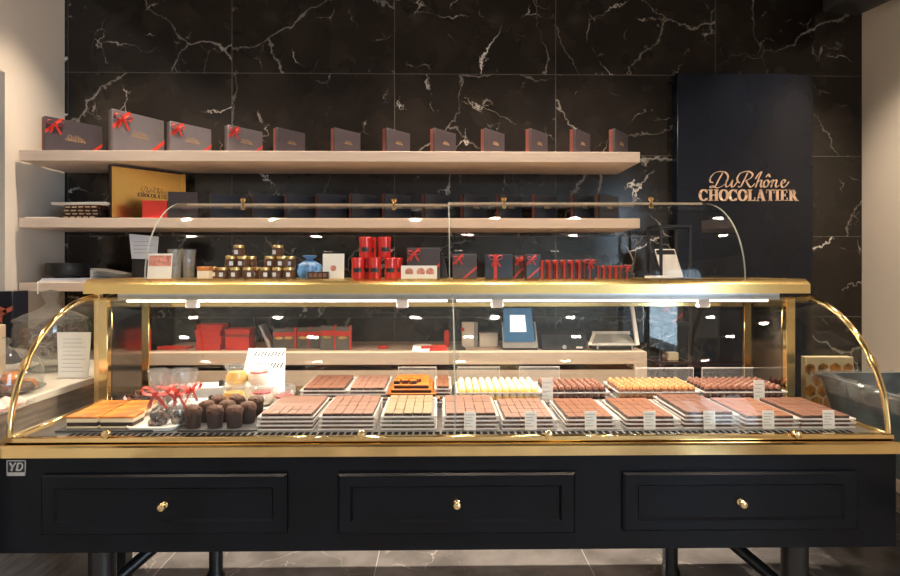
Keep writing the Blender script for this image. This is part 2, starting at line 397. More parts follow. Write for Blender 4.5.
part('groove_shade', MB().box(x0, x1-.07, 3.33, 3.35, ZR-.094, ZR-.067).box(x0, x1-.07, 3.207, 3.35, ZR-.096, ZR-.094).box(x0, x1-.07, 3.21, 3.35, ZR-.0675, ZR-.066), 'recess_shade', RC, True)  # near-black lining paints the shade in the gap under the worktop
# ------------------------------------------------------------------ sign panel
SGX0, SGX1 = PX(677, 3.6), PX(813, 3.6)
SG = thing('sign_panel', 'tall midnight blue sign panel with copper lettering on the marble wall', 'sign', ((SGX0+SGX1)/2, 3.6, 0))
part('panel', MB().box(SGX0, SGX1, 3.6, YW, .06, PZ(745, 73, 3.6)), 'sign_blue', SG, True, bev=.004)
part('plinth', MB().box(SGX0+.03, SGX1-.03, 3.62, YW, 0, .06), 'black_metal', SG, True)
lt = MB(); za = PZ(750, 201, 3.6); zb = PZ(750, 189.5, 3.6)
lay_text(lt, SER, (PX(699, 3.6), 3.6, za), (1, 0, 0), (0, 0, 1), (0, -1, 0), (PX(798.5, 3.6)-PX(699, 3.6))/SERW, zb-za, .004)
part('printed_word', lt, 'sign_letter', SG, True, label='copper serif capitals')
lt = MB(); za = PZ(750, 188, 3.6); zb = PZ(750, 173, 3.6)
lay_text(lt, SCR, (PX(710, 3.6), 3.6, za), (1, 0, 0), (0, 0, 1), (0, -1, 0), (PX(788, 3.6)-PX(710, 3.6))/5.2, zb-za, .004)
part('script_word', lt, 'sign_letter', SG, True, label='copper handwritten word')
# loudspeaker in the upper right corner
sp = thing('wall_speaker', 'black box speaker hanging high in the right corner', 'speaker', (2.36, 3.3, 2.93), R(14))
part('cabinet', MB().box(-.13, .13, -.1, .16, -.06, .15), 'black_plastic', sp, bev=.02, bseg=3)
part('grille', MB().box(-.11, .11, -.106, -.1, -.04, .13), 'black_metal', sp)
part('bracket', MB().tube([(0, .05, .14), (0, .05, ZC-2.93)], .015), 'black_metal', sp)
# ------------------------------------------------------------------ ceiling lights
def downlight(x, y, first, power, label, spot=True):
    if first is None:
        t = thing('ceiling_light', label, 'ceiling light', (x, y, ZC), group='recessed ceiling spots')
        part('ring', MB().lathe([(.035, -.012), (.05, -.012), (.055, 0), (.035, 0)], seg=24), 'white_metal', t)
        part('bulb', MB().lathe([(0, -.004), (.034, -.004), (.034, -.001), (0, -.001)], seg=20), 'lamp_disc', t)
    else:
        t = dup(first, (x, y, ZC), 0, label, 'recessed ceiling spots')
    ld = bpy.data.lights.new('spot', 'SPOT'); ld.energy = power; ld.color = (1.0, .80, .60); ld.spot_size = R(95); ld.spot_blend = .8; ld.shadow_soft_size = .035
    lo = bpy.data.objects.new('spot_lamp', ld); lo.location = (x, y, ZC-.02); link(lo)
    return t
wallrow = [PX(p, 3.3) for p in ()]
first = None
for i, x in enumerate((-1.78, -1.18, -.18, .39, .95, 1.98)):
    t = downlight(x, 3.15, first, 55, 'recessed warm spot in the ceiling above the wall shelves'); first = first or t
for y, n in ((2.1, 5), (.9, 5), (-.7, 5), (-2.2, 4)):
    for k in range(n):
        downlight(-1.7+3.7*k/(n-1)+random.uniform(-.15, .15), y, first, 42, 'recessed warm spot in the shop ceiling')
downlight(2.3, 2.75, first, 45, 'added warm ceiling spot brightening the right wall')  # extra downlight added to brighten the right wall plaster
def arealight(name, loc, rot, sx, sy, e, col):
    ld = bpy.data.lights.new(name, 'AREA'); ld.shape = 'RECTANGLE'; ld.size = sx; ld.size_y = sy; ld.energy = e; ld.color = col
    o = bpy.data.objects.new(name, ld); o.location = loc; o.rotation_euler = rot; link(o); return o
arealight('daylight', (XR+.4, (WY0+WY1)/2, 1.5), (R(90), 0, R(90)), 2.3, 2.2, 85, (.62, .80, 1.0))
w = bpy.data.worlds.new('World'); sc.world = w; w.use_nodes = True
w.node_tree.nodes['Background'].inputs[0].default_value = (.75, .85, 1, 1); w.node_tree.nodes['Background'].inputs[1].default_value = .6
# ================================================================== THE DISPLAY CASE
DC = thing('display_case', 'long black and brass display case with curved glass and three drawers', 'display case', (.04, 2.0, 0))
def P(name, mb, mats, parent=None, bev=0, bseg=1, label=None): return part(name, mb, mats, parent or DC, True, bev, bseg, label)
BX0, BX1 = -1.475, 1.54; BZ0, BZ1 = .455, .773
CXL, CXR = -1.44, 1.535      # glass ends
YD = 2.86                    # back of the case
P('cabinet_body', MB().box(BX0, BX1, 2.0, YD, BZ0, BZ1), 'black_lacquer', bev=.003)
P('brass_rail', MB().prism([(BX0-.02, 1.985, .774), (BX0-.02, 1.985, .806), (BX0-.02, 1.992, .812), (BX0-.02, YD, .812), (BX0-.02, YD, .774)], (BX1-BX0+.025, 0, 0)), 'brass')
for i, (pa, pb, ta, tb, ia, ib, ja, jb, kx, ky) in enumerate(((42, 287, 474, 534, 57, 272, 489, 519, 162, 507), (338, 575, 472.5, 533.5, 353, 559, 487, 519, 457, 505), (623, 857, 471.5, 530, 639, 841, 485.5, 517, 743, 504))):
    y = 1.99; xa, xb = PX(pa, y), PX(pb, y); za, zb = PZ((pa+pb)/2, tb, y), PZ((pa+pb)/2, ta, y)
    xc, xd = PX(ia, y), PX(ib, y); zc, zd = PZ((pa+pb)/2, jb, y), PZ((pa+pb)/2, ja, y)
    m = MB(); o = [(xa, za), (xb, za), (xb, zb), (xa, zb)]; e = .007
    o2 = [(xa+e, za+e), (xb-e, za+e), (xb-e, zb-e), (xa+e, zb-e)]
    i1 = [(xc-e, zc-e), (xd+e, zc-e), (xd+e, zd+e), (xc-e, zd+e)]; i2 = [(xc, zc), (xd, zc), (xd, zd), (xc, zd)]
    rings = [[(p[0], yy, p[1]) for p in r] for r, yy in ((o, 2.0), (o, 1.987), (o2, 1.980), (i1, 1.980), (i2, 1.990))]
    for a, b in zip(rings, rings[1:]):
        for k in range(4): m.add([a[k], a[(k+1) % 4], b[(k+1) % 4], b[k]], [(0, 1, 2, 3)])
    m.add(rings[-1], [(0, 1, 2, 3)]); m.add(rings[0], [(3, 2, 1, 0)])
    d = P('drawer', m, 'black_lacquer')
    xk, zk = PX(kx, 1.97), PZ(kx, ky, 1.97)
    P('knob', MB().lathe([(.011, 0), (.011, .003), (.005, .006), (.005, .012), (.012, .018), (.0145, .025), (.011, .032), (.004, .035), (0, .0352)], (xk, 1.991, zk), 16, axis='Y'), 'brass_dull', d)
# maker plate
py0 = 1.9995
xa, xb = PX(7.2, 2.0), PX(26.5, 2.0); za, zb = PZ(16, 475.5, 2.0), PZ(16, 460, 2.0)
lp = P('maker_plate', MB().box(xa, xb, 1.9975, 2.0, za, zb), 'black_metal')
ps = [[], 0]; hh = zb-za; ww = xb-xa
lg = MB()
for q in ((xa, xb, zb-.06*hh, zb), (xa, xa+.05*ww, za, zb), (xb-.05*ww, xb, za, zb), (xa, xb, za, za+.22*hh)): lg.box(q[0], q[1], 1.9965, 1.9975, q[2], q[3])
sg = []
rectq(sg, 0, 0, 0, 0); sg = []
stroke2(sg, [(.0, 1), (.42, .48)], lambda t, an: .26); stroke2(sg, [(.86, 1), (.42, .48)], lambda t, an: .2); stroke2(sg, [(.42, .52), (.24, 0)], lambda t, an: .27)
stroke2(sg, [(1.22, 1), (.98, 0)], lambda t, an: .25)
stroke2(sg, [(1.12, .93), (1.6, .93), (1.83, .8), (1.83, .45), (1.62, .15), (1.4, .07), (1.0, .07)], lambda t, an: .18)
lay_text(lg, sg, (xa+.16*ww, 1.9975, za+.32*hh), (1, 0, 0), (0, 0, 1), (0, -1, 0), .36*ww, .52*hh, .001)
P('letters', lg, 'aluminium', lp, label='silver maker letters YD in a frame')
# legs, braces
def leg(px, y, r=.045):
    x = PX(px, y); P('leg', MB().lathe([(r*1.25, 0), (r*1.25, .02), (r, .04), (r, BZ0)], (x, y, 0), 18), 'black_metal'); return x
l1 = leg(102.5, 2.13); l2 = leg(794.5, 2.13)
for px, s in ((216, -1), (671, 1)):
    y = 2.72; x = PX(px, y)
    P('leg', MB().lathe([(.04, 0), (.04, .02), (.03, .04), (.03, BZ0)], (x, y, 0), 16), 'black_metal')
    P('brace', MB().tube([(x+s*.0, y-.05, .40), (x+s*.06, y-.1, .33), (x+s*.45, y-.5, .02)], .024, 12).lathe([(0, -.03), (.03, -.03), (.03, .03), (0, .03)], (x, y-.04, .40), 14, axis='Y'), 'black_metal')
for px in (121,):
    x = PX(px, 2.7); P('leg', MB().box(x-.03, x+.03, 2.68, 2.74, 0, BZ0), 'black_metal')
x = PX(664, 2.6); P('drain_pipe', MB().tube([(x, 2.6, BZ0), (x, 2.6, .2), (x-.0, 2.6, .0)], .008, 10), 'chrome')
# deck with slots along the front
ZD = .82
P('deck', MB().box(CXL+.01, CXR-.01, 2.04, YD-.01, .8125, ZD), 'deck_steel')
P('raised_deck', MB().box(PX(292, 2.47), CXR-.04, 2.475, YD-.03, ZD, ZD+.022), 'deck_steel', bev=.001)
ms = MB(); x = CXL+.16
while x < CXR-.08:
    ms.box(x, x+.016, 2.050, 2.112, ZD, ZD+.0006); x += .0238
P('vent_slots', ms, 'recess_shade')  # openings painted shade-dark as strips on the solid deck
# bottom frame
P('bottom_rail', MB().box(CXL-.01, CXR+.01, 2.014, 2.034, .813, .833), 'brass', bev=.003)
# curved ends
EA, EB, EYC, EZC = .5, .455, 2.53, .82
def quarter(a, b, yc, zc, n=24, t0=0, t1=PI/2): return [(yc-a*math.cos(t0+(t1-t0)*k/n), zc+b*math.sin(t0+(t1-t0)*k/n)) for k in range(n+1)]
for X, s in ((CXL, -1), (CXR, 1)):
    fr = P('curved_frame', MB().tube([(X, y, z) for y, z in quarter(EA, EB, EYC, EZC)], .0105, 10), 'brass')
    P('end_bottom_rail', MB().box(X-.012, X+.012, 2.03, 2.9-.04, .812, .834), 'brass', bev=.003)
    pr = quarter(EA-.012, EB-.01, EYC, EZC+.002)
    P('end_glass', MB().prism([(X-.003, y, z) for y, z in pr]+[(X-.003, EYC, EZC+.01)], (.006, 0, 0)), 'pane_glass')
    P('collar', MB().tube([(X, y, z) for y, z in quarter(EA, EB, EYC, EZC, 3, R(30), R(34))], .014, 10), 'brass')
LX0, LX1 = -1.462, 1.545
for X, s in ((LX0, 1), (LX1, -1)):
    xa, xb = sorted((X, X+s*.028)); xc, xd = sorted((X+s*.036, X+s*.075))
    if s > 0: P('post', MB().box(xa, xb, 2.555, 2.575, .812, 1.29), 'brass_dull', bev=.002)
    P('post', MB().box(xc, xd, 2.525, 2.555, .82, 1.268), 'brass', bev=.003)
    P('post', MB().box(xc, xc+.012 if s > 0 else xd, 2.83, 2.85, .82, 1.268), 'brass', bev=.002) if False else None
    xi = X+s*.065
    xa, xb = sorted((xi, xi+s*.012)); P('end_panel', MB().box(xa, xb, 2.556, YD-.02, .82, 1.268), 'steel')
    xa, xb = sorted((xi, xi+s*.03)); P('post', MB().box(xa, xb, YD-.02, YD, .82, 1.268), 'brass', bev=.002)
# rear glass doors
XI0, XI1 = LX0+.1, LX1-.1
P('rear_header', MB().box(LX0+.06, LX1-.06, YD-.03, YD, 1.232, 1.29), 'steel')
P('rear_top_rail', MB().box(XI0, XI1, YD-.022, YD-.006, 1.212, 1.232), 'brass', bev=.002)
P('rear_bottom_rail', MB().box(XI0, XI1, YD-.022, YD-.004, .82, .836), 'brass_dull')
XM = .04
P('sliding_door', MB().box(XI0, XM+.05, YD-.012, YD-.007, .836, 1.212), 'rear_glass')
P('sliding_door', MB().box(XM, XI1, YD-.02, YD-.015, .836, 1.212), 'rear_glass')
# ledge
P('ledge', MB().prism([(LX0-.0, 2.48, 1.29), (LX0, 2.48, 1.329), (LX0, 2.515, 1.35), (LX0, YD+.04, 1.35), (LX0, YD+.04, 1.29)], (LX1-LX0, 0, 0)), 'brass_satin')
# lamp strip
P('lamp_housing', MB().box(CXL+.09, CXR-.09, 2.535, 2.60, 1.268, 1.29).box(CXL+.09, CXR-.09, 2.533, 2.541, 1.262, 1.29), 'aluminium')
XJ = PX(455, 2.03)
for xa, xb in ((CXL+.11, XJ-.02), (XJ+.02, CXR-.12)):
    tb = P('lamp_tube', MB().tube([(xa, 2.572, 1.256), (xb, 2.572, 1.256)], .0055, 10), 'lamp_tube')
for px in (192, 402, 497, 703):
    xk = PX(px, 2.572); P('lamp_clip', MB().box(xk-.024, xk+.026, 2.56, 2.592, 1.226, 1.268), 'white_metal', bev=.004)
for xa, xb, e in ((CXL+.1, XJ, 7), (XJ, CXR-.1, 7)):
    arealight('case_light', ((xa+xb)/2, 2.572, 1.24), (R(-6), 0, 0), xb-xa, .02, e, (1.0, .84, .66))
# front glass panels
def bent(xa, xb, a, b, yc, zc, th=.006, n=24):
    o = quarter(a, b, yc, zc, n); i = quarter(a-th, b-th, yc, zc, n)[::-1]
    m = MB(); ring = o+i; N = len(ring)
    vs = [(xa, y, z) for y, z in ring]+[(xb, y, z) for y, z in ring]; fs = []
    for k in range(N): fs.append((k, (k+1) % N, (k+1) % N+N, k+N))
    for k in range(n): fs += [(k, k+1, N-2-k, N-1-k), (k+N, N+N-1-k, N+N-2-k, k+1+N)]
    m.add(vs, fs, 0, True); return m
def knob_front(x, y, z, r, parent):
    P('knob', MB().lathe([(r*.6, 0), (r*.6, .004), (r*.45, .006), (r*.9, .012), (r, .02), (r*.8, .028), (r*.3, .031), (0, .0315)], (x, y, z), 16, axis='Y'), 'brass', parent)
for xa, xb, kn in ((CXL+.008, XJ-.002, (108, 362)), (XJ+.002, CXR-.008, (548, 795))):
    g = P('front_glass', bent(xa, xb, EA-.006, EB-.004, EYC, EZC+.012), 'pane_glass')
    for k in kn: knob_front(PX(k, 2.02), 2.026, PZ(k, 433.5, 2.02), .0155, g)
pe = quarter(EA-.005, EB-.003, EYC, EZC+.012)
P('glass_edge', MB().ribbon([(XJ, y, z) for y, z in pe], (.0022, 0, 0), (0, -.001, .001)), 'edge_glass')
# upper glass
UA, UB, UYC, UZC = .42, .357, 2.945, 1.35
UX0, UX1 = PX(145.5, 2.53), PX(744.5, 2.53); UJ = PX(449.5, 2.53)
for xa, xb, dz, kn in ((UX0, UJ-.001, 0, (243, 394)), (UJ+.001, UX1, .008, (504, 651))):
    g = P('upper_glass', bent(xa, xb, UA, UB+dz, UYC, UZC), 'pane_glass')
    zt = UZC+UB+dz
    P('top_edge', MB().box(xa, xb, UYC-.004, UYC+.006, zt-.008, zt+.003), 'paper_warm', g)
    for k in kn:
        xk = PX(k, UYC); P('knob', MB().lathe([(.008, 0), (.008, .004), (.006, .008), (.0125, .016), (.014, .022), (.009, .03), (0, .032)], (xk, UYC, zt), 14).lathe([(0, -.03), (.012, -.026), (.012, -.008), (.006, 0)], (xk, UYC, zt), 14), 'brass', g)
for X in (UX0, UX1):
    pr = quarter(UA-.006, UB-.004, UYC, UZC)
    g = P('upper_end_glass', MB().prism([(X-.003, y, z) for y, z in pr]+[(X-.003, UYC, UZC+.001)], (.006, 0, 0)), 'pane_glass')
    pe = quarter(UA, UB+.001, UYC, UZC)
    P('glass_edge', MB().ribbon([(X, y, z) for y, z in pe], (.003, 0, 0), (0, -.0012, .0012)), 'edge_glass', g)
pe = quarter(UA, UB+.008, UYC, UZC)
P('glass_edge', MB().ribbon([(UJ, y, z) for y, z in pe], (.0022, 0, 0), (0, -.0012, .0012)), 'edge_glass')
# ================================================================== GIFT BOXES ON THE SHELVES
def bow_part(parent, s, loc, mat_='ribbon_red', name='bow'):
    """two loops, a knot and two tails; faces -Y; s = size"""
    m = MB(); x, y, z = loc
    for sx in (-1, 1):
        lp = smoothpath([(x, y-.15*s, z), (x+sx*.25*s, y-.22*s, z+.28*s), (x+sx*.55*s, y-.16*s, z+.26*s), (x+sx*.5*s, y-.08*s, z+.02*s), (x+sx*.2*s, y-.1*s, z-.03*s), (x, y-.15*s, z)], 5)
        m.ribbon(lp, (0, .09*s, .03*s), (0, 0, .012*s))
        tl = smoothpath([(x, y-.12*s, z), (x+sx*.18*s, y-.1*s, z-.25*s), (x+sx*(.42 if sx > 0 else .3)*s, y-.04*s, z-.62*s)], 5)
        m.ribbon(tl, (.075*s, 0, .02*s), (0, -.012*s, 0))
    m.box(x-.09*s, x+.09*s, y-.24*s, y-.1*s, z-.09*s, z+.1*s)
    return part(name, m, mat_, parent)
def gift_box(label, cat, loc, rz, w, h, t=.045, face='box_dark', side='box_side', ribbon=None, mark=True, group=None, straps=2, mw=None, name='gift_box', ribmat='ribbon_red'):
    g = thing(name, label, cat, loc, rz, group)
    part('lid', MB().box(0, w, 0, t*.45, 0, h), face, g, bev=.0015)
    part('base', MB().box(.002, w-.002, t*.46, t, 0, h-.002), side, g, bev=.001)
    if mark:
        m = MB(); brand_mark(m, w*.52, 0, h*.5, mw or w*.36, .0006); part('printed_mark', m, 'letter_gold', g)
    if ribbon == 'corner':
        e = .0012; m = MB(); a = .42*h; q = .05*h
        m.prism([(0, -e, h-a-q), (a+q, -e, h), (a-q, -e, h), (0, -e, h-a+q)], (0, e, 0))
        part('ribbon', m, ribmat, g)
        m = MB().prism([(w, -e, h*.46+q), (w, -e, h*.46-q), (w-a*1.3+q, -e, 0), (w-a*1.3-q, -e, 0)], (0, e, 0))
        part('ribbon', m, ribmat, g); bow_part(g, h*.36, (a*.56, -.001, h-a*.50), ribmat)
    elif ribbon == 'front':
        e = .001; m = MB(); q = .04*h
        m.prism([(w*.30, -e, h), (w*.42, -e, h), (w*.42, -e, 0), (w*.30, -e, 0)], (0, e, 0))
        part('ribbon', m, ribmat, g); bow_part(g, h*.5, (w*.36, -.001, h*.8), ribmat)
    return g
big = [(45, 3.33, -58, .31, .205, 'box_dark', 'large charcoal gift box with red bow, leftmost on the top shelf', 3),
       (112.5, 3.29, -61, .315, .235, 'box_grey', 'tallest grey gift box with red bow, second from left on the top shelf', 3),
       (170.5, 3.31, -56, .255, .175, 'box_grey', 'grey gift box with red corner ribbon, third from left on the top shelf', 3),
       (228.5, 3.31, -54, .225, .155, 'box_grey', 'small grey gift box with red bow, between third ribboned box and plain boxes', 3)]
for px, y, a, w, h, f, lb, _ in big:
    gift_box(lb, 'gift box', (PX(px, y), y, S1), R(-a), w, h, .04, f, side=('box_side' if f == 'box_dark' else 'box_dark'), ribbon='corner', group='ribboned gift boxes on the top shelf')
ordn = ['first', 'second', 'third', 'fourth', 'fifth', 'sixth', 'seventh', 'eighth', 'ninth', 'tenth', 'eleventh', 'twelfth', 'thirteenth', 'fourteenth']
proto = None
for i, px in enumerate((277, 335, 387, 435, 486, 531, 575.5, 615)):
    y = 3.31; loc = (PX(px, y), y, S1)
    lb = 'plain dark chocolate box without ribbon on the top shelf, %s from the left' % ordn[i]
    if i == 7: lb = 'plain dark chocolate box at the far right end of the top shelf'
    if proto is None: proto = gift_box(lb, 'gift box', loc, R(52), .195, .142, .036, 'box_dark', group='plain chocolate boxes on the top shelf', mw=.06)
    else: dup(proto, loc, R(52), lb)
proto = None
for i, px in enumerate((211, 254, 287, 318, 352, 385, 425, 464, 500, 536, 575, 600)):
    y = 3.30; loc = (PX(px, y), y, S2)
    lb = 'small navy chocolate box on the middle shelf, %s from the left' % ordn[i]
    if proto is None: proto = gift_box(lb, 'gift box', loc, R(40), .18, .14, .032, 'box_blue', group='navy chocolate boxes on the middle shelf', mw=.05)
    else: dup(proto, loc, R(40), lb)
# gold framed panel, red and dark boxes on the middle shelf
g = thing('gold_panel', 'large gold foil presentation box standing open on the middle shelf', 'presentation box', (PX(110.5, 3.29), 3.29, S2), R(50))
part('foil_panel', MB().box(.008, .40, .004, .02, .008, .286), 'gold_panel', g)
part('frame', MB().box(0, .408, .001, .03, .286, .294).box(0, .408, .001, .03, 0, .008).box(0, .008, .001, .03, .008, .286).box(.008, .40, .02, .03, .008, .286), 'choc_dark', g, bev=.001)
part('gold_edge', MB().box(.400, .42, .0, .03, 0, .29), 'gold_panel', g)
m = MB(); brand_mark(m, .24, .004, .155, .19, .001); part('printed_mark', m, 'box_dark', g)
gift_box('small plain red box in front of the gold panel', 'box', (PX(142, 3.26), 3.262, S2), R(6), .128, .096, .03, 'red_card', 'red_card', mark=False, name='red_box')
gift_box('dark upright box right of the small red box, beside the gold panel', 'box', (PX(168, 3.275), 3.275, S2), R(12), .15, .145, .035, 'box_dark', mark=False, name='dark_box')
# stack of chocolate bars with a white plate on top
bx = PX(60, 3.3)
for k in range(4):
    g = thing('chocolate_bar', 'brown wrapped chocolate bar under the white folder, %s from the shelf up' % ordn[k], 'chocolate bar', (bx+.01*(k % 2), 3.32, S2+k*.0185), R(-6+4*(k % 3)), 'wrapped bars on the middle shelf')
    m = MB(); m.box(0, .20, 0, .09, 0, .0185); part('wrapper', m, 'choc_muffin', g, bev=.003)
    m = MB()
    for q in range(5): m.box(.008+q*.038, .034+q*.038, -.001, 0, .005, .012)
    part('label_strip', m, 'kraft', g)
g = thing('folder', 'white folder lying across the stack of brown bars', 'folder', (PX(52, 3.29), 3.28, S2+4*.0185), R(-5))
part('cover', MB().box(0, .31, 0, .2, 0, .004).box(.0, .31, 0, .2, .008, .012), 'paper', g); part('pages', MB().box(.004, .3, .004, .19, .004, .008), 'paper_warm', g)
solo('paper_sheet', MB().box(0, .17, 0, .14, 0, .006), 'paper', 'loose white sheets at the left end of the middle shelf', 'paper', (PX(25, 3.27), 3.27, S2), R(3))
# lowest shelf: drum, magazines, brochure, cable
solo('magazine', MB().box(0, .30, 0, .25, 0, .012), 'paper', 'white magazine under the black drum on the lowest shelf', 'magazine', (PX(39, 3.26), 3.26, S3), R(1))
solo('magazine', MB().box(0, .27, 0, .22, 0, .012), 'paper_blue', 'bluish magazine lying on the white one on the lowest shelf', 'magazine', (PX(41, 3.27), 3.27, S3+.012), R(-3))
g = thing('round_speaker', 'matte black drum speaker on the magazines on the lowest shelf', 'speaker', (PX(67.5, 3.38), 3.38, S3+.024))
part('body', MB().lathe([(.07, .010), (.1, .014), (.106, .03), (.106, .075), (.102, .083), (0, .083)], seg=28), 'black_plastic', g)
part('foot', MB().lathe([(.07, 0), (.07, .010), (0, .010)], seg=24), 'black_metal', g)
X_ = PX(39, 3.25)
part('cable', MB().tube(smoothpath([(X_+.10, 3.40, S3+.004), (X_+.02, 3.34, S3+.004), (X_, 3.28, S3+.004), (X_-.002, 3.247, S3+.003), (X_-.003, 3.243, S3-.025), (X_-.002, 3.2445, S3-.06)], 6), .0042, 8), 'white_gloss', LOWSHELF, True, label='white cable hanging over the shelf edge')
g = thing('brochure', 'open glossy brochure standing beside the black drum on the lowest shelf', 'brochure', (PX(90, 3.36), 3.36, S3), R(-8))
m = MB()
for k in range(4):
    a = R(8+9*k); m.prism([(0, .0+.001*k, .075-.01*k), (.0, .0015+.001*k, .078-.01*k), (.19, .0015+.02*k, .046-.011*k), (.19, .02*k, .0435-.011*k)], (0, .12, 0))
m.box(0, .012, 0, .12, 0, .07)
part('pages', m, 'paper', g)
# sheet on black stand
g = thing('notice_stand', 'black stand holding a pale blue sheet, left of the upper glass', 'notice stand', (PX(143, 3.3), 3.3, S3))
part('stand', MB().box(-.042, .045, 0, .03, 0, .12).box(-.075, -.055, .03, .06, 0, .25).box(-.075, .06, .03, .07, 0, .01), 'black_metal', g)
m = MB().prism([(-.075, -.0, .265), (.085, 0, .25), (.085, .002, .25), (.085, .002, .25)][:2]+[(.075, 0, .125), (-.062, 0, .13)], (0, .002, 0))
pg = part('sheet', m, 'paper_blue', g)
m = MB()
for k in range(4): m.box(-.05, .05-.015*(k % 2), -.0006, 0, .16+.02*k, .164+.02*k)
part('text_lines', m, 'print_grey', pg)
# ================================================================== ON THE GOLD LEDGE (inside the upper glass)
ZL = 1.35
def leaf(name, label, px0, px1, h, y, lean=8, pic=None):
    xa, xb = PX(px0, y), PX(px1, y); w = xb-xa
    g = thing(name, label, 'card', (xa, y, ZL))
    d = math.tan(R(lean))*h
    pp = part('card', MB().prism([(0, 0, 0), (w, 0, 0), (w, d, h), (0, d, h)], (0, .002, 0)), 'paper', g)
    part('stand', MB().prism([(w*.3, .002, 0), (w*.7, .002, 0), (w*.6, .05, 0), (w*.4, .05, 0)], (0, 0, .002)).prism([(w*.4, .05, 0), (w*.6, .05, 0), (w*.6, .002+d*.8, h*.8), (w*.4, .002+d*.8, h*.8)], (0, .002, 0)), 'clear_plastic', g)
    return g, pp, w, d
g, pp, w, d = leaf('menu_card', 'white card with a pink cake photo at the left end of the ledge', 147, 171, .108, 2.60)
part('photo', MB().prism([(.004, .0-.001+d*.5, .054), (w-.004, d*.5-.001, .054), (w-.004, d*.92-.001, .1), (.004, d*.92-.001, .1)], (0, .001, 0)), 'print_pink', pp)
g, pp, w, d = leaf('menu_card', 'white card with a small round photo, left of the red tins', 322.5, 344, .108, 2.62, 4)
m = MB().lathe([(0, -.0006), (.013, -.0006), (.013, .0), (0, .0)], (w*.5, d*.4-.0008, .045), 16, axis='Y')
part('photo', m, 'print_pink', pp)
g, pp, w, d = leaf('menu_card', 'wide white card with praline photos, in front of the dark ribboned box', 401, 437, .056, 2.58, 5)
m = MB()
for xx, c in ((.035, 0), (.085, 0), (.125, 0)): m.lathe([(0, -.0006), (.018, -.0006), (.018, 0), (0, 0)], (xx, d*.5-.0008, .028), 16, axis='Y')
part('photo', m, 'print_pink', pp)
for k, (px, h) in enumerate(((175, .125), (184, .125))):
    g = solo('beaker', MB().lathe([(.022, 0), (.030, h), (.0325, h), (.0325, h+.004), (.028, h+.004), (.0205, .003), (0, .003)], seg=20), 'clear_plastic',
             'clear stacked cup at the left end of the ledge, %s one' % ('left' if k == 0 else 'right'), 'cup', (PX(px, 2.68), 2.68+.05*k, ZL))
g = thing('orange_label_box', 'tiny white box with an orange top beside the clear cups', 'box', (PX(197, 2.6), 2.6, ZL), 0)
part('box', MB().box(0, .052, 0, .04, 0, .034), 'paper_warm', g, bev=.002); part('top_band', MB().box(-.001, .053, -.001, .041, .034, .052), 'caramel', g, bev=.002)
jar0 = None
def jar_at(px, y, z, lb, grp):
    global jar0
    if jar0 is None:
        jar0 = thing('spread_jar', lb, 'jar', (PX(px, y), y, z), 0, grp)
        part('glass', MB().lathe([(0, 0), (.023, 0), (.0255, .004), (.0255, .028), (.022, .034), (.022, .036), (0, .036)], seg=18), 'spread', jar0)
        part('lid', MB().lathe([(0, .036), (.0245, .036), (.0245, .0475), (.023, .049), (0, .049)], seg=18), 'lid_gold', jar0)
        part('label', MB().box(-.008, .008, -.0262, -.0235, .008, .026), 'paper_blue', jar0)
    else: dup(jar0, (PX(px, y), y, z), random.uniform(-.5, .5), lb, grp)
for pyr, c in (('left', 240), ('right', 279)):
    grp = 'spread jars in the %s pyramid' % pyr; n = 0
    for q, dx in enumerate((-17, -4.5, 8, 17.5) if pyr == 'left' else (-14, -1.5, 10)):
        jar_at(c+dx, 2.64+(.05 if q == 3 else 0), ZL, 'gold-lidded spread jar, bottom row of the %s pyramid, %s from left' % (pyr, ordn[q]), grp)
    for q, dx in enumerate((-9, 3)): jar_at(c+dx, 2.652, ZL+.049, 'gold-lidded spread jar, middle row of the %s pyramid, %s one' % (pyr, ('left', 'right')[q]), grp)
    jar_at(c+11, 2.70, ZL+.049, 'gold-lidded spread jar, middle row of the %s pyramid, rear one' % pyr, grp)
    jar_at(c+11, 2.70, ZL, 'gold-lidded spread jar under the rear jar of the %s pyramid' % pyr, grp)
    jar_at(c-1, 2.665, ZL+.098, 'gold-lidded spread jar crowning the %s pyramid' % pyr, grp)
for k, px in enumerate((207, 214)):
    jar_at(px, 2.75, ZL, 'spread jar standing low behind the orange-topped box, %s one' % ('left', 'right')[k], 'loose jars')
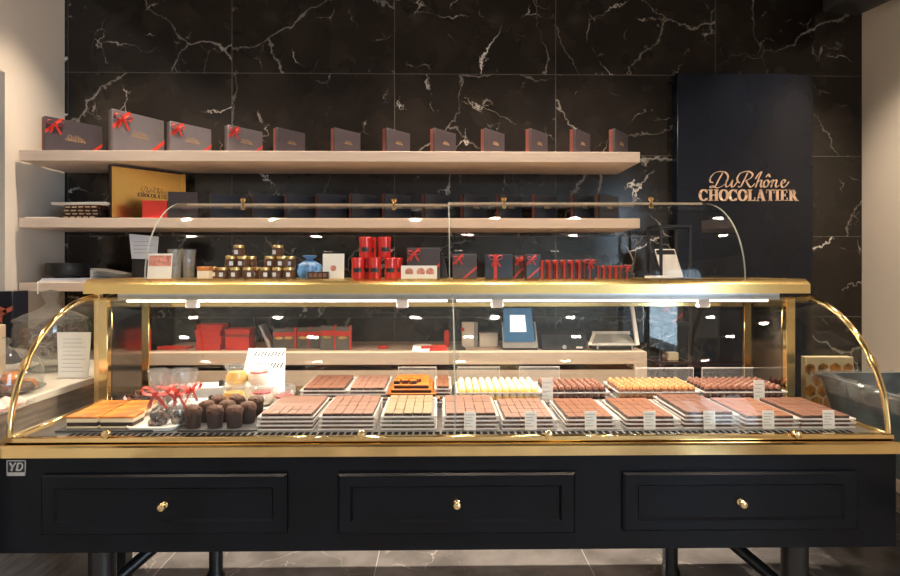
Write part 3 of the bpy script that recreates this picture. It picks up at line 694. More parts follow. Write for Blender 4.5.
# blue-wrapped bag, bar box
g = thing('wrapped_bag', 'blue and white wrapped sweets bag behind the small brown bar box', 'bag', (PX(310, 2.68), 2.68, ZL))
m = MB(); m.lathe([(0, 0), (.05, .0), (.055, .03), (.045, .06), (.025, .075), (.012, .082), (.03, .1), (.02, .102), (0, .1)], seg=18, jitter=lambda a, h: .16*math.sin(5*a+40*h)+.08*math.sin(9*a)); part('wrapper', m, 'blue_wrap', g)
g = thing('bar_box', 'low brown box with four windows, beside the blue bag', 'box', (PX(307.5, 2.585), 2.585, ZL))
part('box', MB().box(0, .088, 0, .03, 0, .03), 'choc_dark', g, bev=.001)
for k in range(4): part('window', MB().box(.006+k*.02, .021+k*.02, -.001, 0, .006, .023), 'milk_pink', g)
tin0 = None
def tin(px, y, z, lb):
    global tin0
    if tin0 is None:
        tin0 = thing('red_tin', lb, 'tin', (PX(px, y), y, z), 0, 'red cylindrical tins')
        part('body', MB().lathe([(0, 0), (.027, 0), (.028, .002), (.028, .074), (0, .074)], seg=24), 'red_tin', tin0)
        part('lid', MB().lathe([(.0285, .074), (.0292, .074), (.0292, .088), (.027, .0905), (0, .0905)], seg=24), 'red_tin', tin0)
        m = MB(); pts = [(-.0285*math.sin(a), -.0285*math.cos(a)) for a in [R(-38+76*k/8) for k in range(9)]]
        m.ribbon([(p[0], p[1], .036) for p in pts], (0, 0, .0095), (0, .0004, .0)); part('label', m, 'black_plastic', tin0)
    else: dup(tin0, (PX(px, y), y, z), random.uniform(-.2, .3), lb)
for k, px in enumerate((358, 375, 391)): tin(px, 2.615, ZL, 'red tin with black label, bottom front row, %s of three from left' % ordn[k])
tin(396, 2.68, ZL, 'red tin on the ledge behind the right end of the front row'); tin(367, 2.68, ZL, 'red tin on the ledge behind the left pair of tins')
tin(365.5, 2.64, ZL+.0905, 'red tin stacked on top at the left'); tin(384.5, 2.64, ZL+.0905, 'red tin stacked on top at the right'); tin(370, 2.70, ZL+.0905, 'red tin stacked behind the top left tin')
# dark gift boxes with red ribbons
def lbx(px0, px1, y, h, a, lb, face='box_dark', rib='corner', t=.03):
    xa = PX(px0, y); w = (PX(px1, y)-xa)/math.cos(R(a)); return gift_box(lb, 'gift box', (xa, y, ZL), R(a), w, h, t, face, side='box_side', ribbon=rib, mark=False, group='ribboned gift boxes on the ledge')
lbx(407, 440, 2.66, .135, 3, 'dark gift box with crossed red ribbon behind the praline card')
solo('cone_pack', MB().lathe([(0, 0), (.024, 0), (.024, .004), (.004, .11), (0, .112)], seg=16), 'black_plastic', 'narrow black cone pack right of the praline card', 'cone', (PX(442.5, 2.7), 2.7, ZL))
lbx(453, 477, 2.66, .108, 5, 'dark gift box with thin red bow, just right of the glass joint')
lbx(485.5, 513, 2.62, .105, 4, 'gift box with blue front and a tall red bow', 'box_blue', 'front')
lbx(515, 524, 2.64, .100, 30, 'narrow dark gift box between the two blue ones', 'box_dark')
lbx(526.5, 541, 2.62, .105, 12, 'narrow blue gift box with slanting red bow', 'box_blue')
p0 = None
for i, px in enumerate((545, 552.5, 560, 567.5, 575, 582.5)):
    lb = 'slim dark box tied with red ribbon, %s in the taller row' % ordn[i]
    if p0 is None:
        p0 = gift_box(lb, 'gift box', (PX(px, 2.61), 2.61, ZL), R(62), .07, .082, .02, 'box_dark', side='ribbon_red', ribbon='front', mark=False, group='slim ribboned boxes in the taller row')
    else: dup(p0, (PX(px, 2.61), 2.61, ZL), R(62), lb)
gift_box('slim blue box with pink bow closing the taller row', 'gift box', (PX(586.5, 2.59), 2.59, ZL), R(15), .045, .085, .02, 'box_blue', ribbon='front', mark=False)
p0 = None
for i, px in enumerate((601, 607, 613, 619)):
    lb = 'low slim dark box with red ribbon, %s in the shorter row' % ordn[i]
    if p0 is None:
        p0 = gift_box(lb, 'gift box', (PX(px, 2.61), 2.61, ZL), R(60), .055, .058, .018, 'box_dark', side='ribbon_red', ribbon='front', mark=False, group='slim ribboned boxes in the shorter row')
    else: dup(p0, (PX(px, 2.61), 2.61, ZL), R(60), lb)
gift_box('low blue box with pink bow closing the shorter row', 'gift box', (PX(624.5, 2.59), 2.59, ZL), R(15), .036, .06, .018, 'box_blue', ribbon='front', mark=False)
solo('card_stack', MB().box(0, .105, 0, .07, 0, .010), 'paper_blue', 'thin pale stack of cards lying by the right end of the ledge', 'cards', (PX(650, 2.66), 2.66, ZL))
# ================================================================== ETAGERE
rx0, rx1 = PX(661, 3.3), PX(690, 3.3)
g = thing('metal_rack', 'slim black metal rack standing between the counter and the blue sign', 'rack', ((rx0+rx1)/2, 3.4, 0))
ZT = PZ(675, 225, 3.3); e = .007
def rp(nm, m, mt='black_metal'): return part(nm, m, mt, g, True)
for xx in (rx0, rx1):
    for yy in (3.3, 3.5): rp('post', MB().box(xx-e, xx+e, yy-e, yy+e, 0, ZT))
for zz in (ZT, 1.33, 1.09, .875, .3):
    m = MB()
    for yy in (3.3, 3.5): m.box(rx0+e, rx1-e, yy-e, yy+e, zz-2*e, zz)
    for xx in (rx0, rx1): m.box(xx-e, xx+e, 3.3+e, 3.5-e, zz-2*e, zz)
    fr = rp('shelf_frame', m)
    if zz < ZT: part('shelf_glass', MB().box(rx0+e, rx1-e, 3.3+e, 3.5-e, zz-.006, zz), 'rear_glass', fr, True)
gg = thing('price_board', 'white sheet in a slanted white frame on the metal rack', 'price board', (PX(661, 3.33), 3.33, 1.33))
m = MB(); w = .115
def sl(x0, x1, z0, z1, y0, y1): # sheared prism leaning left-up
    k = -.24; return [(x0+k*z0, y0, z0), (x1+k*z0, y0, z0), (x1+k*z1, y0, z1), (x0+k*z1, y0, z1)]
part('sheet', MB().prism([(.012, 0, 0), (.125, 0, 0), (.095, .03, .14), (-.018, .03, .14)], (0, .004, 0)), 'paper', gg)
part('frame', MB().prism([(-.018, .03, .14), (.095, .03, .14), (.087, .035, .168), (-.022, .035, .168)], (0, .004, 0)), 'black_plastic', gg)
part('rim', MB().tube([(-.022, .033, .168), (.088, .033, .168)], .003).tube([(.088, .033, .168), (.127, .0, 0)], .0025).tube([(-.022, .033, .168), (.012, 0, 0)], .0025), 'white_metal', gg)
gift_box('dark gift box with red ribbon inside the metal rack', 'gift box', (PX(662, 3.34), 3.34, 1.09), 0, .118, .105, .04, 'box_dark', ribbon='corner')
g2 = thing('figurine_box', 'cream box with a brown praline bag inside the metal rack', 'box', (PX(668, 3.36), 3.36, .875), 0)
part('box', MB().box(0, .06, 0, .05, 0, .042), 'cream', g2, bev=.002); part('bag', MB().lathe([(0, 0), (.022, .0), (.024, .02), (.008, .036), (.012, .045), (0, .045)], (-.018, .02, 0), 12), 'milk', g2)
# ================================================================== ON THE REAR COUNTER
def ct(px, y): return (PX(px, y), y, ZR)
z = 0
for k, (dx, hh) in enumerate(((0, .040), (.004, .034), (-.003, .034), (.006, .030))):
    g = thing('red_carton', 'flat red carton in the left stack on the rear counter, %s from the bottom' % ordn[k], 'carton', (PX(195, 3.3)+dx, 3.3, ZR+z), R(2*k-2), 'stacked red cartons')
    part('tray', MB().box(.003, .137, .002, .12, 0, hh-.008), 'red_card', g); part('lid', MB().box(0, .14, 0, .123, hh-.012, hh), 'red_card', g, bev=.002); z += hh
z = 0
for k, hh in enumerate((.085, .028)):
    g = thing('red_carton', ('deep red carton, lower of the right pair on the rear counter', 'shallow red carton on top of the deep one')[k], 'carton', (PX(224.5, 3.3), 3.3, ZR+z), R(-1+3*k), 'stacked red cartons')
    part('tray', MB().box(.003, .132, .002, .12, 0, hh-.008), 'red_card', g); part('lid', MB().box(0, .135, 0, .123, hh-.014, hh), 'red_card' if k else 'maroon', g, bev=.002); z += hh
solo('red_tray', MB().box(0, .16, 0, .1, 0, .012).box(0, .16, 0, .004, .012, .02), 'red_card', 'flat red tray at the left end of the rear counter', 'tray', ct(157, 3.32), bev=.001)
g = thing('tilted_display', 'slim silver display seen edge-on, leaning on the rear counter', 'display', ct(271, 3.3))
part('screen', MB().prism([(-.07, 0, .135), (-.055, 0, .135), (.006, 0, 0), (-.012, 0, 0)], (0, .10, 0)), 'aluminium', g, bev=.002); part('bezel', MB().prism([(-.074, .004, .135), (-.0705, .004, .135), (-.0125, .004, 0.005), (-.016, .004, 0.005)], (0, .09, 0)), 'black_plastic', g)
for k, (px, h) in enumerate(((273, .11), (283, .112), (297, .114), (309, .116), (320, .130), (335.5, .126))):
    y = 3.36 if k < 4 else 3.3
    g = thing('praline_carton', 'upright grey and red carton in the row on the rear counter, %s from left' % ordn[k], 'carton', ct(px, y), R(4), 'upright grey and red cartons')
    ww = .075 if k >= 4 else .062
    part('body', MB().box(0, ww, 0, .05, 0, h), 'grey_card', g, bev=.001)
    part('red_band', MB().box(-.0006, ww+.0006, -.001, .051, h*.60, h*.82), 'red_card', g)
    part('side_strip', MB().box(ww, ww+.010, -.001, .05, 0, h+.004), 'red_card', g)
    part('gold_seal', MB().prism([(ww/2+.024*math.cos(a), -.0016, h*.53+.008*math.sin(a)) for a in [q*PI/8 for q in range(16)]], (0, .0012, 0)), 'gold_panel', g)
solo('red_dish', MB().lathe([(0, 0), (.026, 0), (.03, .008), (.027, .016), (0, .012)], seg=18), 'red_card', 'tiny round red dish lying alone on the rear counter', 'dish', ct(383, 3.36))
g = thing('open_box', 'flat red box with yellow lining and a white sheet hanging out', 'box', ct(424, 3.24), R(10))
part('box', MB().box(-.015, .125, 0, .1, 0, .022).box(-.015, .125, 0, .003, .022, .03), 'red_card', g, bev=.001); part('lining', MB().box(-.012, .122, .006, .097, .022, .026), 'caramel', g)
part('sheet', MB().prism([(-.07, -.03, .001), (.02, -.036, .001), (.05, .05, .030), (-.05, .06, .030)], (0, 0, .0015)), 'paper', g)
solo('red_pack', MB().box(0, .03, 0, .02, 0, .085).box(.004, .026, .002, .018, .085, .095), 'red_card', 'narrow red pack left of the glass joint on the rear counter', 'pack', ct(444, 3.4), bev=.002)
g = thing('white_pouch', 'white pouch bag with a red dot on the rear counter', 'bag', ct(462, 3.4))
part('pouch', MB().prism([(0, 0, 0), (.07, 0, 0), (.072, .02, .14), (.0, .02, .14)], (0, .03, 0)), 'paper_warm', g, bev=.003); part('seal', MB().lathe([(0, 0), (.011, 0), (.011, .0015), (0, .0015)], (.004, .011, .1), 12, axis='Y'), 'red_card', g)
part('grey_side', MB().box(.074, .090, .01, .04, 0, .138), 'grey_plastic', g)
solo('grey_box', MB().box(0, .105, 0, .06, 0, .068).box(-.002, .107, -.002, .062, .068, .078), 'paper_warm', 'small pale box between the white pouch and the till screen', 'box', ct(479.5, 3.42), bev=.002)
solo('black_clip', MB().prism([(0, 0, 0), (.05, 0, 0), (.05, 0, .008), (.012, 0, .035), (0, 0, .035)], (0, .04, 0)), 'black_plastic', 'little black stand just right of the glass joint', 'stand', ct(456.5, 3.28))
# till
g = thing('till_screen', 'till touch screen showing a white window, on the rear counter', 'till', ct(520.5, 3.28))
part('foot', MB().box(-.095, .095, 0, .15, 0, .012), 'black_plastic', g, bev=.003)
sc_ = part('screen', MB().prism([(-.09, .0, .045), (.08, .0, .045), (.068, .06, .225), (-.088, .06, .225)], (0, .012, 0)), 'screen_blue', g)
part('window', MB().prism([(-.055, .0165-.0012, .098), (.035, .0165-.0012, .098), (.03, .046-.0012, .188), (-.053, .046-.0012, .188)], (0, .001, 0)), 'screen_white', sc_)
part('housing', MB().prism([(-.095, -.004, .012), (.097, -.004, .012), (.092, .006, .046), (-.092, .006, .046)], (0, .08, 0)).prism([(.088, -.002, .02), (.096, -.002, .02), (.087, .03, .15), (.081, .03, .15)], (0, .03, 0)).prism([(-.095, -.002, .02), (-.090, -.002, .02), (-.093, .03, .15), (-.098, .03, .15)], (0, .03, 0)).box(-.04, .04, .06, .1, .012, .12), 'grey_plastic', g)
g = thing('black_drawer_box', 'black cash drawer box with a key lock beside the till', 'cash drawer', ct(541.5, 3.27))
part('body', MB().box(0, .245, 0, .2, 0, .088), 'black_plastic', g, bev=.004)
for k in range(8): part('rib', MB().box(.012+k*.027, .020+k*.027, -.003, 0, .035, .08), 'black_metal', g)
part('lock', MB().lathe([(0, 0), (.011, 0), (.011, .008), (0, .008)], (.125, 0, .018), 14, axis='Y'), 'aluminium', g); part('sticker', MB().box(.19, .225, -.001, 0, .01, .02), 'paper', g)
g = thing('scale', 'grey counter scale with slanted pan and tall white post', 'scale', ct(588, 3.25))
part('pan', MB().prism([(.02, 0, .025), (.27, 0, .025), (.25, .10, .075), (.07, .10, .075)], (0, 0, .006)), 'grey_plastic', g, bev=.001)
part('pan_side', MB().prism([(.0, 0, .028), (.018, 0, .028), (.068, .1, .078), (.05, .1, .078)], (0, 0, .006)), 'paper_warm', g)
part('back_bar', MB().box(.05, .262, .10, .106, .075, .094), 'white_metal', g)
part('foot', MB().box(.055, .062, .02, .027, 0, .03), 'aluminium', g); part('foot', MB().box(.245, .252, .02, .027, 0, .03), 'aluminium', g); part('base', MB().box(.03, .26, .03, .1, .004, .024), 'black_plastic', g)
part('post', MB().prism([(.262, 0, .03), (.284, 0, .03), (.276, .09, .27), (.258, .09, .27)], (0, .02, 0)), 'white_metal', g, bev=.002)
# ================================================================== INSIDE THE CASE
def places(n, k):
    return ordn[k] if k < len(ordn) else str(k+1)
def tray_obj(name, w, d, loc, lb, grp, proto=[{}]):
    key = (round(w, 4), round(d, 4))
    if key in proto[0]: return dup(proto[0][key], loc, 0, lb, grp)
    t = .0015; h = .0062; m = MB()
    m.box(0, w, 0, d, 0, t)
    g = thing(name, lb, 'tray', loc, 0, grp); part('base', m, 'tray_clear', g)
    m = MB(); m.box(-.006, w+.006, -.006, 0, 0, t).box(-.006, w+.006, d, d+.006, 0, t).box(-.006, 0, 0, d, 0, t).box(w, w+.006, 0, d, 0, t)
    m.box(-.006, w+.006, -.007, -.0055, t, h).box(-.006, w+.006, d+.0055, d+.007, t, h).box(-.007, -.0055, -.006, d+.006, t, h).box(w+.0055, w+.007, -.006, d+.006, t, h)
    part('rim', m, 'tray_plastic', g); proto[0][key] = g; return g
piece_mesh = {}
def square_mesh(w, d, h, mt):
    key = (round(w, 4), round(d, 4), round(h, 4), mt)
    if key not in piece_mesh:
        m = MB().box(-w/2, w/2, -d/2, d/2, 0, h*.82, 1)  # dark side colour paints the shade below the lit tops
        m.prism([(-w/2-.0003, -d/2-.0003, h*.82), (w/2+.0003, -d/2-.0003, h*.82), (w/2+.0003, d/2, h*.82), (-w/2-.0003, d/2, h*.82)], (0, 0, h*.18), 0)
        piece_mesh[key] = m.mesh('chocolate_square', [mt, 'choc_dark'], bev=.0009)
    return piece_mesh[key]
def dome_mesh(r, h, mt, ms):
    key = ('d', r, h, mt)
    if key not in piece_mesh:
        m = MB().lathe([(r*.9, 0), (r, .002), (r*.97, h*.3), (r*.84, h*.42), (r*.80, h*.62), (r*.55, h*.88), (r*.28, h*.97), (0, h)], seg=14, mis=[1, 1, 1, 0, 0, 0, 0])
        m2 = m.mesh('praline', [mt, ms]); piece_mesh[key] = m2
    return piece_mesh[key]
def put(me, name, loc, lb, cat, grp, rz=0):
    o = bpy.data.objects.new(name, me); o.location = loc; o.rotation_euler = (0, 0, rz); C.objects.link(o); return tag(o, lb, cat, grp)
def price_tag(x, y, z0, lb, w=.042, h=.066, sf=False):
    g = thing('price_tag', lb, 'price tag', (x, y, z0), R(random.uniform(-3, 3)))
    part('card', MB().prism([(-w/2, 0, .002), (w/2, 0, .002), (w/2, .004, h), (-w/2, .004, h)], (0, .0012, 0)), 'paper', g)
    m = MB()
    for k, ww in enumerate((.8, .6, .7, .45, .65)):
        zz = h*(.82-.15*k); yy = .004*zz/h
        m.box(-w*.42, -w*.42+w*ww, yy-.0005, yy, zz, zz+.0022)
    part('text_lines', m, 'print_grey', g)
    part('foot', MB().box(-w/2, w/2, -.004, .012, 0, .002), 'clear_plastic', g)
    return g
pitch = .0145; ph = pitch-.0015
# front row of squares: left px, right px at the front edge, material, word, layers, columns, tag px
FR = [(261, 312, 'terracotta', 'terracotta brown', 'tray stack beside the muffins', 4, 6, None),
      (322, 373, 'milk_pink', 'pink-brown', 'tray left of the greenish squares', 4, 5, None),
      (384, 432, 'greenish', 'greenish beige', 'tray before the orange bars', 4, 5, None),
      (446, 496, 'milk_pink', 'rosy brown', 'tray stack at the glass joint', 4, 5, 470),
      (505, 553, 'milk_pink', 'milk brown', 'tray before the white domes', 3, 6, 531),
      (568, 613, 'copper_choc', 'copper brown', 'tray before the brown domes', 3, 5, 591),
      (628, 674, 'copper_choc', 'light copper', 'fourth tray from the right', 3, 5, 650),
      (687, 733, 'milk', 'smooth milk', 'third tray from the right', 4, 5, 710),
      (747, 794, 'copper_choc', 'tan brown', 'second tray from the right', 3, 5, 769),
      (803, 850, 'milk', 'reddish tan', 'rightmost front tray', 3, 5, 829.5)]
LOW = []
for si, (pa, pb, mt, word, where, nl, nc, tg) in enumerate(FR):
    y0 = 2.145; xa, xb = PX(pa, y0), PX(pb, y0); w = xb-xa; d = .30; nr = 5
    for L in range(nl):
        zb = ZD+L*pitch
        jx = 0 if L == nl-1 else random.uniform(-.004, .002)
        tray_obj('clear_tray', .185, d+.004, (xa-.004+jx, y0-.002, zb), 'clear tray, %s from the bottom, %s' % (ordn[L], where), 'clear trays of chocolate squares')
        gp = .0022; pw = w/nc; pd = d/nr
        for r in range(nr):
            if L < nl-1 and r > 0: break
            if si == 0 and L == nl-1 and r >= 2: break
            for cc in range(nc):
                top = L == nl-1; jj = random.uniform(-.0006, .0006); lo = (xa+pw*(cc+.5)+jx+jj, y0+pd*(r+.5)+(jj if r else 0), zb+.0015+(random.uniform(0, .0012) if top else 0))
                if top: put(square_mesh(pw-gp, pd-gp, ph, mt), 'chocolate_square', lo, '%s square, %s row, %s from left, %s' % (word, ordn[r], ordn[cc], where), 'chocolate', 'chocolate squares in the front row', R(random.uniform(-1.5, 1.5)))
                else: LOW.append((mt, pw-gp, pd-gp, lo))
    ztop = ZD+(nl-1)*pitch+.0015
    if si == 0:
        solo('chocolate_slab', MB().box(0, w, 0, d*3/5-.002, 0, ph), 'terracotta', 'smooth uncut terracotta slab behind the cut squares, next to the muffins', 'chocolate', (xa, y0+d*2/5+.001, ztop), bev=.001)
    if tg: price_tag(PX(tg, 2.12), 2.122, ZD+.0006, 'white price tag at the front of the stack: %s' % where)
# back row
def back_squares(pa, pb, y0, mt, word, where, nl, nc, nr, d, jx=0):
    xa, xb = PX(pa, y0), PX(pb, y0); w = xb-xa
    for L in range(nl):
        zb = ZD+.022+L*pitch
        tray_obj('clear_tray', w+.008, d+.004, (xa-.004, y0-.002, zb), 'clear tray, %s from the bottom, %s' % (ordn[L], where), 'clear trays of chocolate squares')
        pw = w/nc; pd = d/nr
        for r in range(nr):
            if L < nl-1 and r > 0: break
            for cc in range(nc):
                lo = (xa+pw*(cc+.5), y0+pd*(r+.5), zb+.0015+(random.uniform(0, .001) if L == nl-1 else 0))
                if L < nl-1: LOW.append((mt, pw-.002, pd-.002, lo)); continue
                put(square_mesh(pw-.002, pd-.002, ph, mt), 'chocolate_square', lo, '%s square, %s row, %s from left, %s' % (word, ordn[r], ordn[cc], where), 'chocolate', 'chocolate squares in the back row', R(random.uniform(-1.5, 1.5)))
back_squares(303, 344, 2.49, 'milk', 'reddish milk', 'back stack beside the white rack', 4, 5, 4, .29)
back_squares(350, 384, 2.49, 'milk_pink', 'pale pink', 'back stack left of the orange bars', 4, 5, 4, .29)
back_squares(437, 449, 2.52, 'copper_choc', 'copper', 'back stack right of the orange bars', 4, 2, 4, .26)
lm = MB(); mts = sorted(set(q[0] for q in LOW))
for mt, w_, d_, lo in LOW:
    x_, y_, z_ = lo; lm.box(x_-w_/2, x_+w_/2, y_-d_/2, y_+d_/2, z_, z_+ph, mts.index(mt))
solo('chocolate_squares', lm, mts, 'fronts of the chocolate squares packed in the lower layers of the tray stacks', 'chocolate', kind='stuff', bev=.0008)
LOWD = MB(); LOWM = []
DM = [(459, 539, 'dome_white', 'custard', 'white chocolate dome', 'back left dome tray', 11, 7),  # custard lower band paints reflected shade under the white domes
      (545, 607, 'dome_pink', 'choc_dark', 'brown chocolate dome', 'dome tray behind the standing tag', 9, 7),
      (620, 697, 'dome_gold', 'milk', 'golden caramel dome', 'golden dome tray', 11, 7),
      (706, 784, 'dome_pink', 'choc_dark', 'dark-footed milk dome', 'dome tray at the right end', 11, 7)]
for pa, pb, mt, ms, word, where, nc, nr in DM:
    nr -= 1
    y0 = 2.50; xa, xb = PX(pa, y0), PX(pb, y0); pw = (xb-xa)/nc; r = pw*.485; hh = .029; d = nr*pw*1.2
    me = dome_mesh(r, hh, mt, ms)
    for L in (0, 1):
        zb = ZD+.022+L*(hh+.0015)
        tray_obj('dome_tray', xb-xa+.008, d+.006, (xa-.004, y0-.003, zb), 'clear tray of domes, %s layer, %s' % (('lower', 'upper')[L], where), 'clear trays of domes')
        for q in range(nr if L else 1):
            for cc in range(nc):
                if not L:
                    for mm in (mt, ms):
                        if mm not in LOWM: LOWM.append(mm)
                    k1, k2 = LOWM.index(ms), LOWM.index(mt)
                    for yy in (y0+pw*1.2*.5,)+((y0+pw*1.2*(nr-.5),) if cc in (0, nc-1) else ()): LOWD.lathe([(r*.9, 0), (r, .002), (r*.97, hh*.3), (r*.84, hh*.42), (r*.80, hh*.62), (r*.55, hh*.88), (r*.28, hh*.97), (0, hh)], (xa+pw*(cc+.5), yy, zb+.0015), seg=12, mis=[k1, k1, k1, k2, k2, k2, k2])
                    continue
                lb = '%s, %s, %s from left, %s' % (word, (ordn[q]+' row') if L else 'lower layer', ordn[cc], where)
                put(me, 'praline', (xa+pw*(cc+.5), y0+pw*1.2*(q+.5), zb+.0015), lb, 'praline', 'pralines in the '+where)
solo('pralines', LOWD, LOWM, 'pralines of the lower dome trays, under the upper ones', 'praline', kind='stuff')
def tagstand(px, y, z, lb, h):
    g = price_tag(PX(px, y), y, z, lb, .045, h); return g
tagstand(547.5, 2.488, ZD, 'white price tag standing before the brown domes, left end of their tray', .118)
tagstand(759.5, 2.488, ZD, 'white price tag standing before the dark-footed domes at the right', .106)
for k in range(3):
    tray_obj('empty_tray', .30, .10, (PX(640, 2.74)+.012*k, 2.725, ZD+.02+.0*k), '', '') if False else None
for k, px in enumerate((636, 702)):
    g = thing('clear_cover', 'upright clear cover behind the domes, %s one' % ('left', 'right')[k], 'cover', (PX(px, 2.79), 2.79, ZD+.022))
    w = .27; part('panel', MB().box(0, w, 0, .003, 0, .085).box(0, w, -.012, .0, .081, .085), 'clear_plastic', g); part('rim', MB().tube([(0, 0, 0), (0, 0, .086), (w, 0, .086), (w, 0, 0)], .0016, 6), 'tray_plastic', g)
for k, (pa, pb) in enumerate(((398, 436), (458, 500), (520, 560))):
    xa, xb = PX(pa, 2.79), PX(pb, 2.79); g = thing('clear_cover', 'low clear cover at the back of the case, %s from left' % ordn[k], 'cover', (xa, 2.81, ZD+.022))
    part('panel', MB().box(0, xb-xa, 0, .003, 0, .088), 'clear_plastic', g); part('rim', MB().tube([(0, 0, 0), (0, 0, .089), (xb-xa, 0, .089), (xb-xa, 0, 0)], .0014, 6), 'tray_plastic', g)
# orange peel slabs and cubes
z = ZD+.022; y = 2.485
for k, (pa, pb, d) in enumerate(((381, 440, .28), (386, 436, .26), (390, 432, .25), (393, 429, .24))):
    xa, xb = PX(pa, y), PX(pb, y)
    g = thing('orange_slab', 'candied orange slab on dark chocolate, %s tier from the bottom' % ordn[k], 'confectionery', (xa, y+.008*k, z), 0, 'tiered orange slabs')
    part('chocolate_core', MB().box(.003, xb-xa-.003, .003, d, 0, .010), 'choc_dark', g, bev=.001)
    m = MB().box(0, xb-xa, 0, d, .010, .0165); part('orange_top', m, 'orange_peel', g, bev=.002); z += .0165
for k, (px, yy) in enumerate(((397, 2.53), (405, 2.54), (413, 2.53), (401, 2.57), (409.5, 2.58), (417, 2.57))):
    put(square_mesh(.026, .026, .017, 'orange_peel'), 'orange_cube', (PX(px, yy), yy, z), 'orange candied cube on the top slab, %s row, %s from left' % (('front', 'rear')[k//3], ordn[k % 3]), 'confectionery', 'candied cubes', R(12*k))
# cake slabs on slate at the left
xa = PX(30, 2.1)
solo('slate_plate', MB().box(0, .34, 0, .30, 0, .006), 'slate', 'grey slate under the orange-topped cake slabs', 'plate', (PX(62, 2.15)-.01, 2.125, ZD+.0006), bev=.001)
def cake(px0, px1, y0, y1, lb):
    xa, xb = PX(px0, y0), PX(px1, y0); w = xb-xa; d = y1-y0
    g = thing('cake_slab', lb, 'cake', (xa, y0, ZD+.0066), 0, 'orange-topped layer cakes')
    for nm, a, b, mt, e in (('bottom_cream', 0, .007, 'cream', 0), ('chocolate_layer', .007, .021, 'choc_dark', .0015), ('cream_layer', .021, .035, 'cream', 0), ('glaze', .035, .043, 'caramel', -.001)):
        part(nm, MB().box(e, w-e, e, d-e, a, b), mt, g, bev=.0015)
for r_, (y0, y1) in enumerate(((2.15, 2.235), (2.242, 2.325), (2.332, 2.41))):
    sh = (0, 1, 2)[r_]
    for c_, (a, b) in enumerate((((66, 97), (80, 108), (92, 118))[r_], ((99.5, 133), (111, 141), (121, 149))[r_])):
        cake(a, b, y0, y1, 'orange-glazed layer cake slab, %s row, %s column' % (ordn[r_], ('left', 'right')[c_]))
# dark shards dish
g = thing('shard_dish', 'low dark dish heaped with chocolate shards behind the cake slabs', 'dish', (PX(140, 2.58), 2.60, ZD))
part('dish', MB().lathe([(.05, 0), (.09, .012), (.092, .014), (.08, .012), (0, .006)], seg=24), 'slate', g)
m = MB()
for k in range(46):
    a = random.uniform(0, 2*PI); r = .07*math.sqrt(random.random()); zz = .012+.045*(1-r/.075)*random.random()+.008; v = Vector((random.uniform(-1, 1), random.uniform(-1, 1), random.uniform(-.4, .4))).normalized()*.02
    n = v.cross(Vector((0, 0, 1))).normalized()*.008; p = Vector((r*math.cos(a), r*math.sin(a), zz)); m.prism([p-v, p+n, p+v, p-n], (0, 0, .003))
o = part('shards', m, 'copper_choc', g); o.data.materials[0] = M['milk']; o['kind'] = 'stuff'
# white platter with cellophane bags
g = thing('white_platter', 'white rounded ceramic platter under the cellophane bags', 'platter', (PX(158, 2.2), 2.215, ZD+.0006), 0)
def rrect(x0, x1, y0, y1, r, n=6):
    pts = []
    for cx, cy, a0 in ((x1-r, y0+r, -90), (x1-r, y1-r, 0), (x0+r, y1-r, 90), (x0+r, y0+r, 180)):
        for k in range(n+1): a = R(a0+90*k/n); pts.append((cx+r*math.cos(a), cy+r*math.sin(a)))
    return pts
rr = rrect(-.085, .085, -.085, .16, .03); k_ = .0
part('body', MB().prism([(a+.0*b, b, 0) for a, b in rr], (0, 0, .012)), 'white_gloss', g, bev=.003, bseg=2)
rr = rrect(-.087, .087, -.087, .162, .032)
part('lip', MB().tube([(a, b, .0135) for a, b in rr], .0035, 8, closed=True), 'white_gloss', g)
bag0 = None
for k, (px, y, s) in enumerate(((157.5, 2.175, 1.0), (167, 2.275, .9), (181, 2.20, .98), (189, 2.295, .9))):
    lb = 'cellophane bag of brown pralines with red bow, %s on the platter' % ('front left', 'rear left', 'front right', 'rear right')[k]
    loc = (PX(px, y), y, ZD+.0126)
    if bag0 is None:
        g = bag0 = thing('praline_bag', lb, 'bag', loc, 0, 'cellophane bags with red bows')
        m = MB().lathe([(.0, .0), (.026, 0), (.036, .012), (.039, .04), (.034, .07), (.018, .098), (.006, .11), (.013, .128), (.027, .165), (.034, .20)], seg=20, jitter=lambda a, h: .10*math.sin(7*a+30*h)+.07*math.sin(4*a-50*h))
        part('cellophane', m, 'cellophane', g)
        part('ruffle', MB().lathe([(.006, .111), (.02, .135), (.03, .19)], seg=16, jitter=lambda a, h: .35*math.sin(5*a)), 'cellophane', g)
        for q in range(9):
            a = q*2*PI/5+.3; zz = .0085+.024*(q//5); rr_ = .021 if q < 5 else .014
            part('praline', MB().lathe([(0, -.013), (.010, -.010), (.014, 0), (.010, .010), (0, .013)], (rr_*math.cos(a), rr_*math.sin(a), zz+.004), 12), 'milk' if q % 2 else 'choc_dark', g)
        b_ = bow_part(g, .085, (0, -.004, .112)); 
        part('ribbon', MB().tube([(.0075*math.cos(a), .0075*math.sin(a), .110) for a in [q*PI/6 for q in range(12)]], .003, 6, closed=True), 'ribbon_red', g)
    else:
        o = dup(bag0, loc, R(50*k), lb); o.scale = (s,)*3; o.rotation_euler.z = R((0, 35, -25, 60)[k])
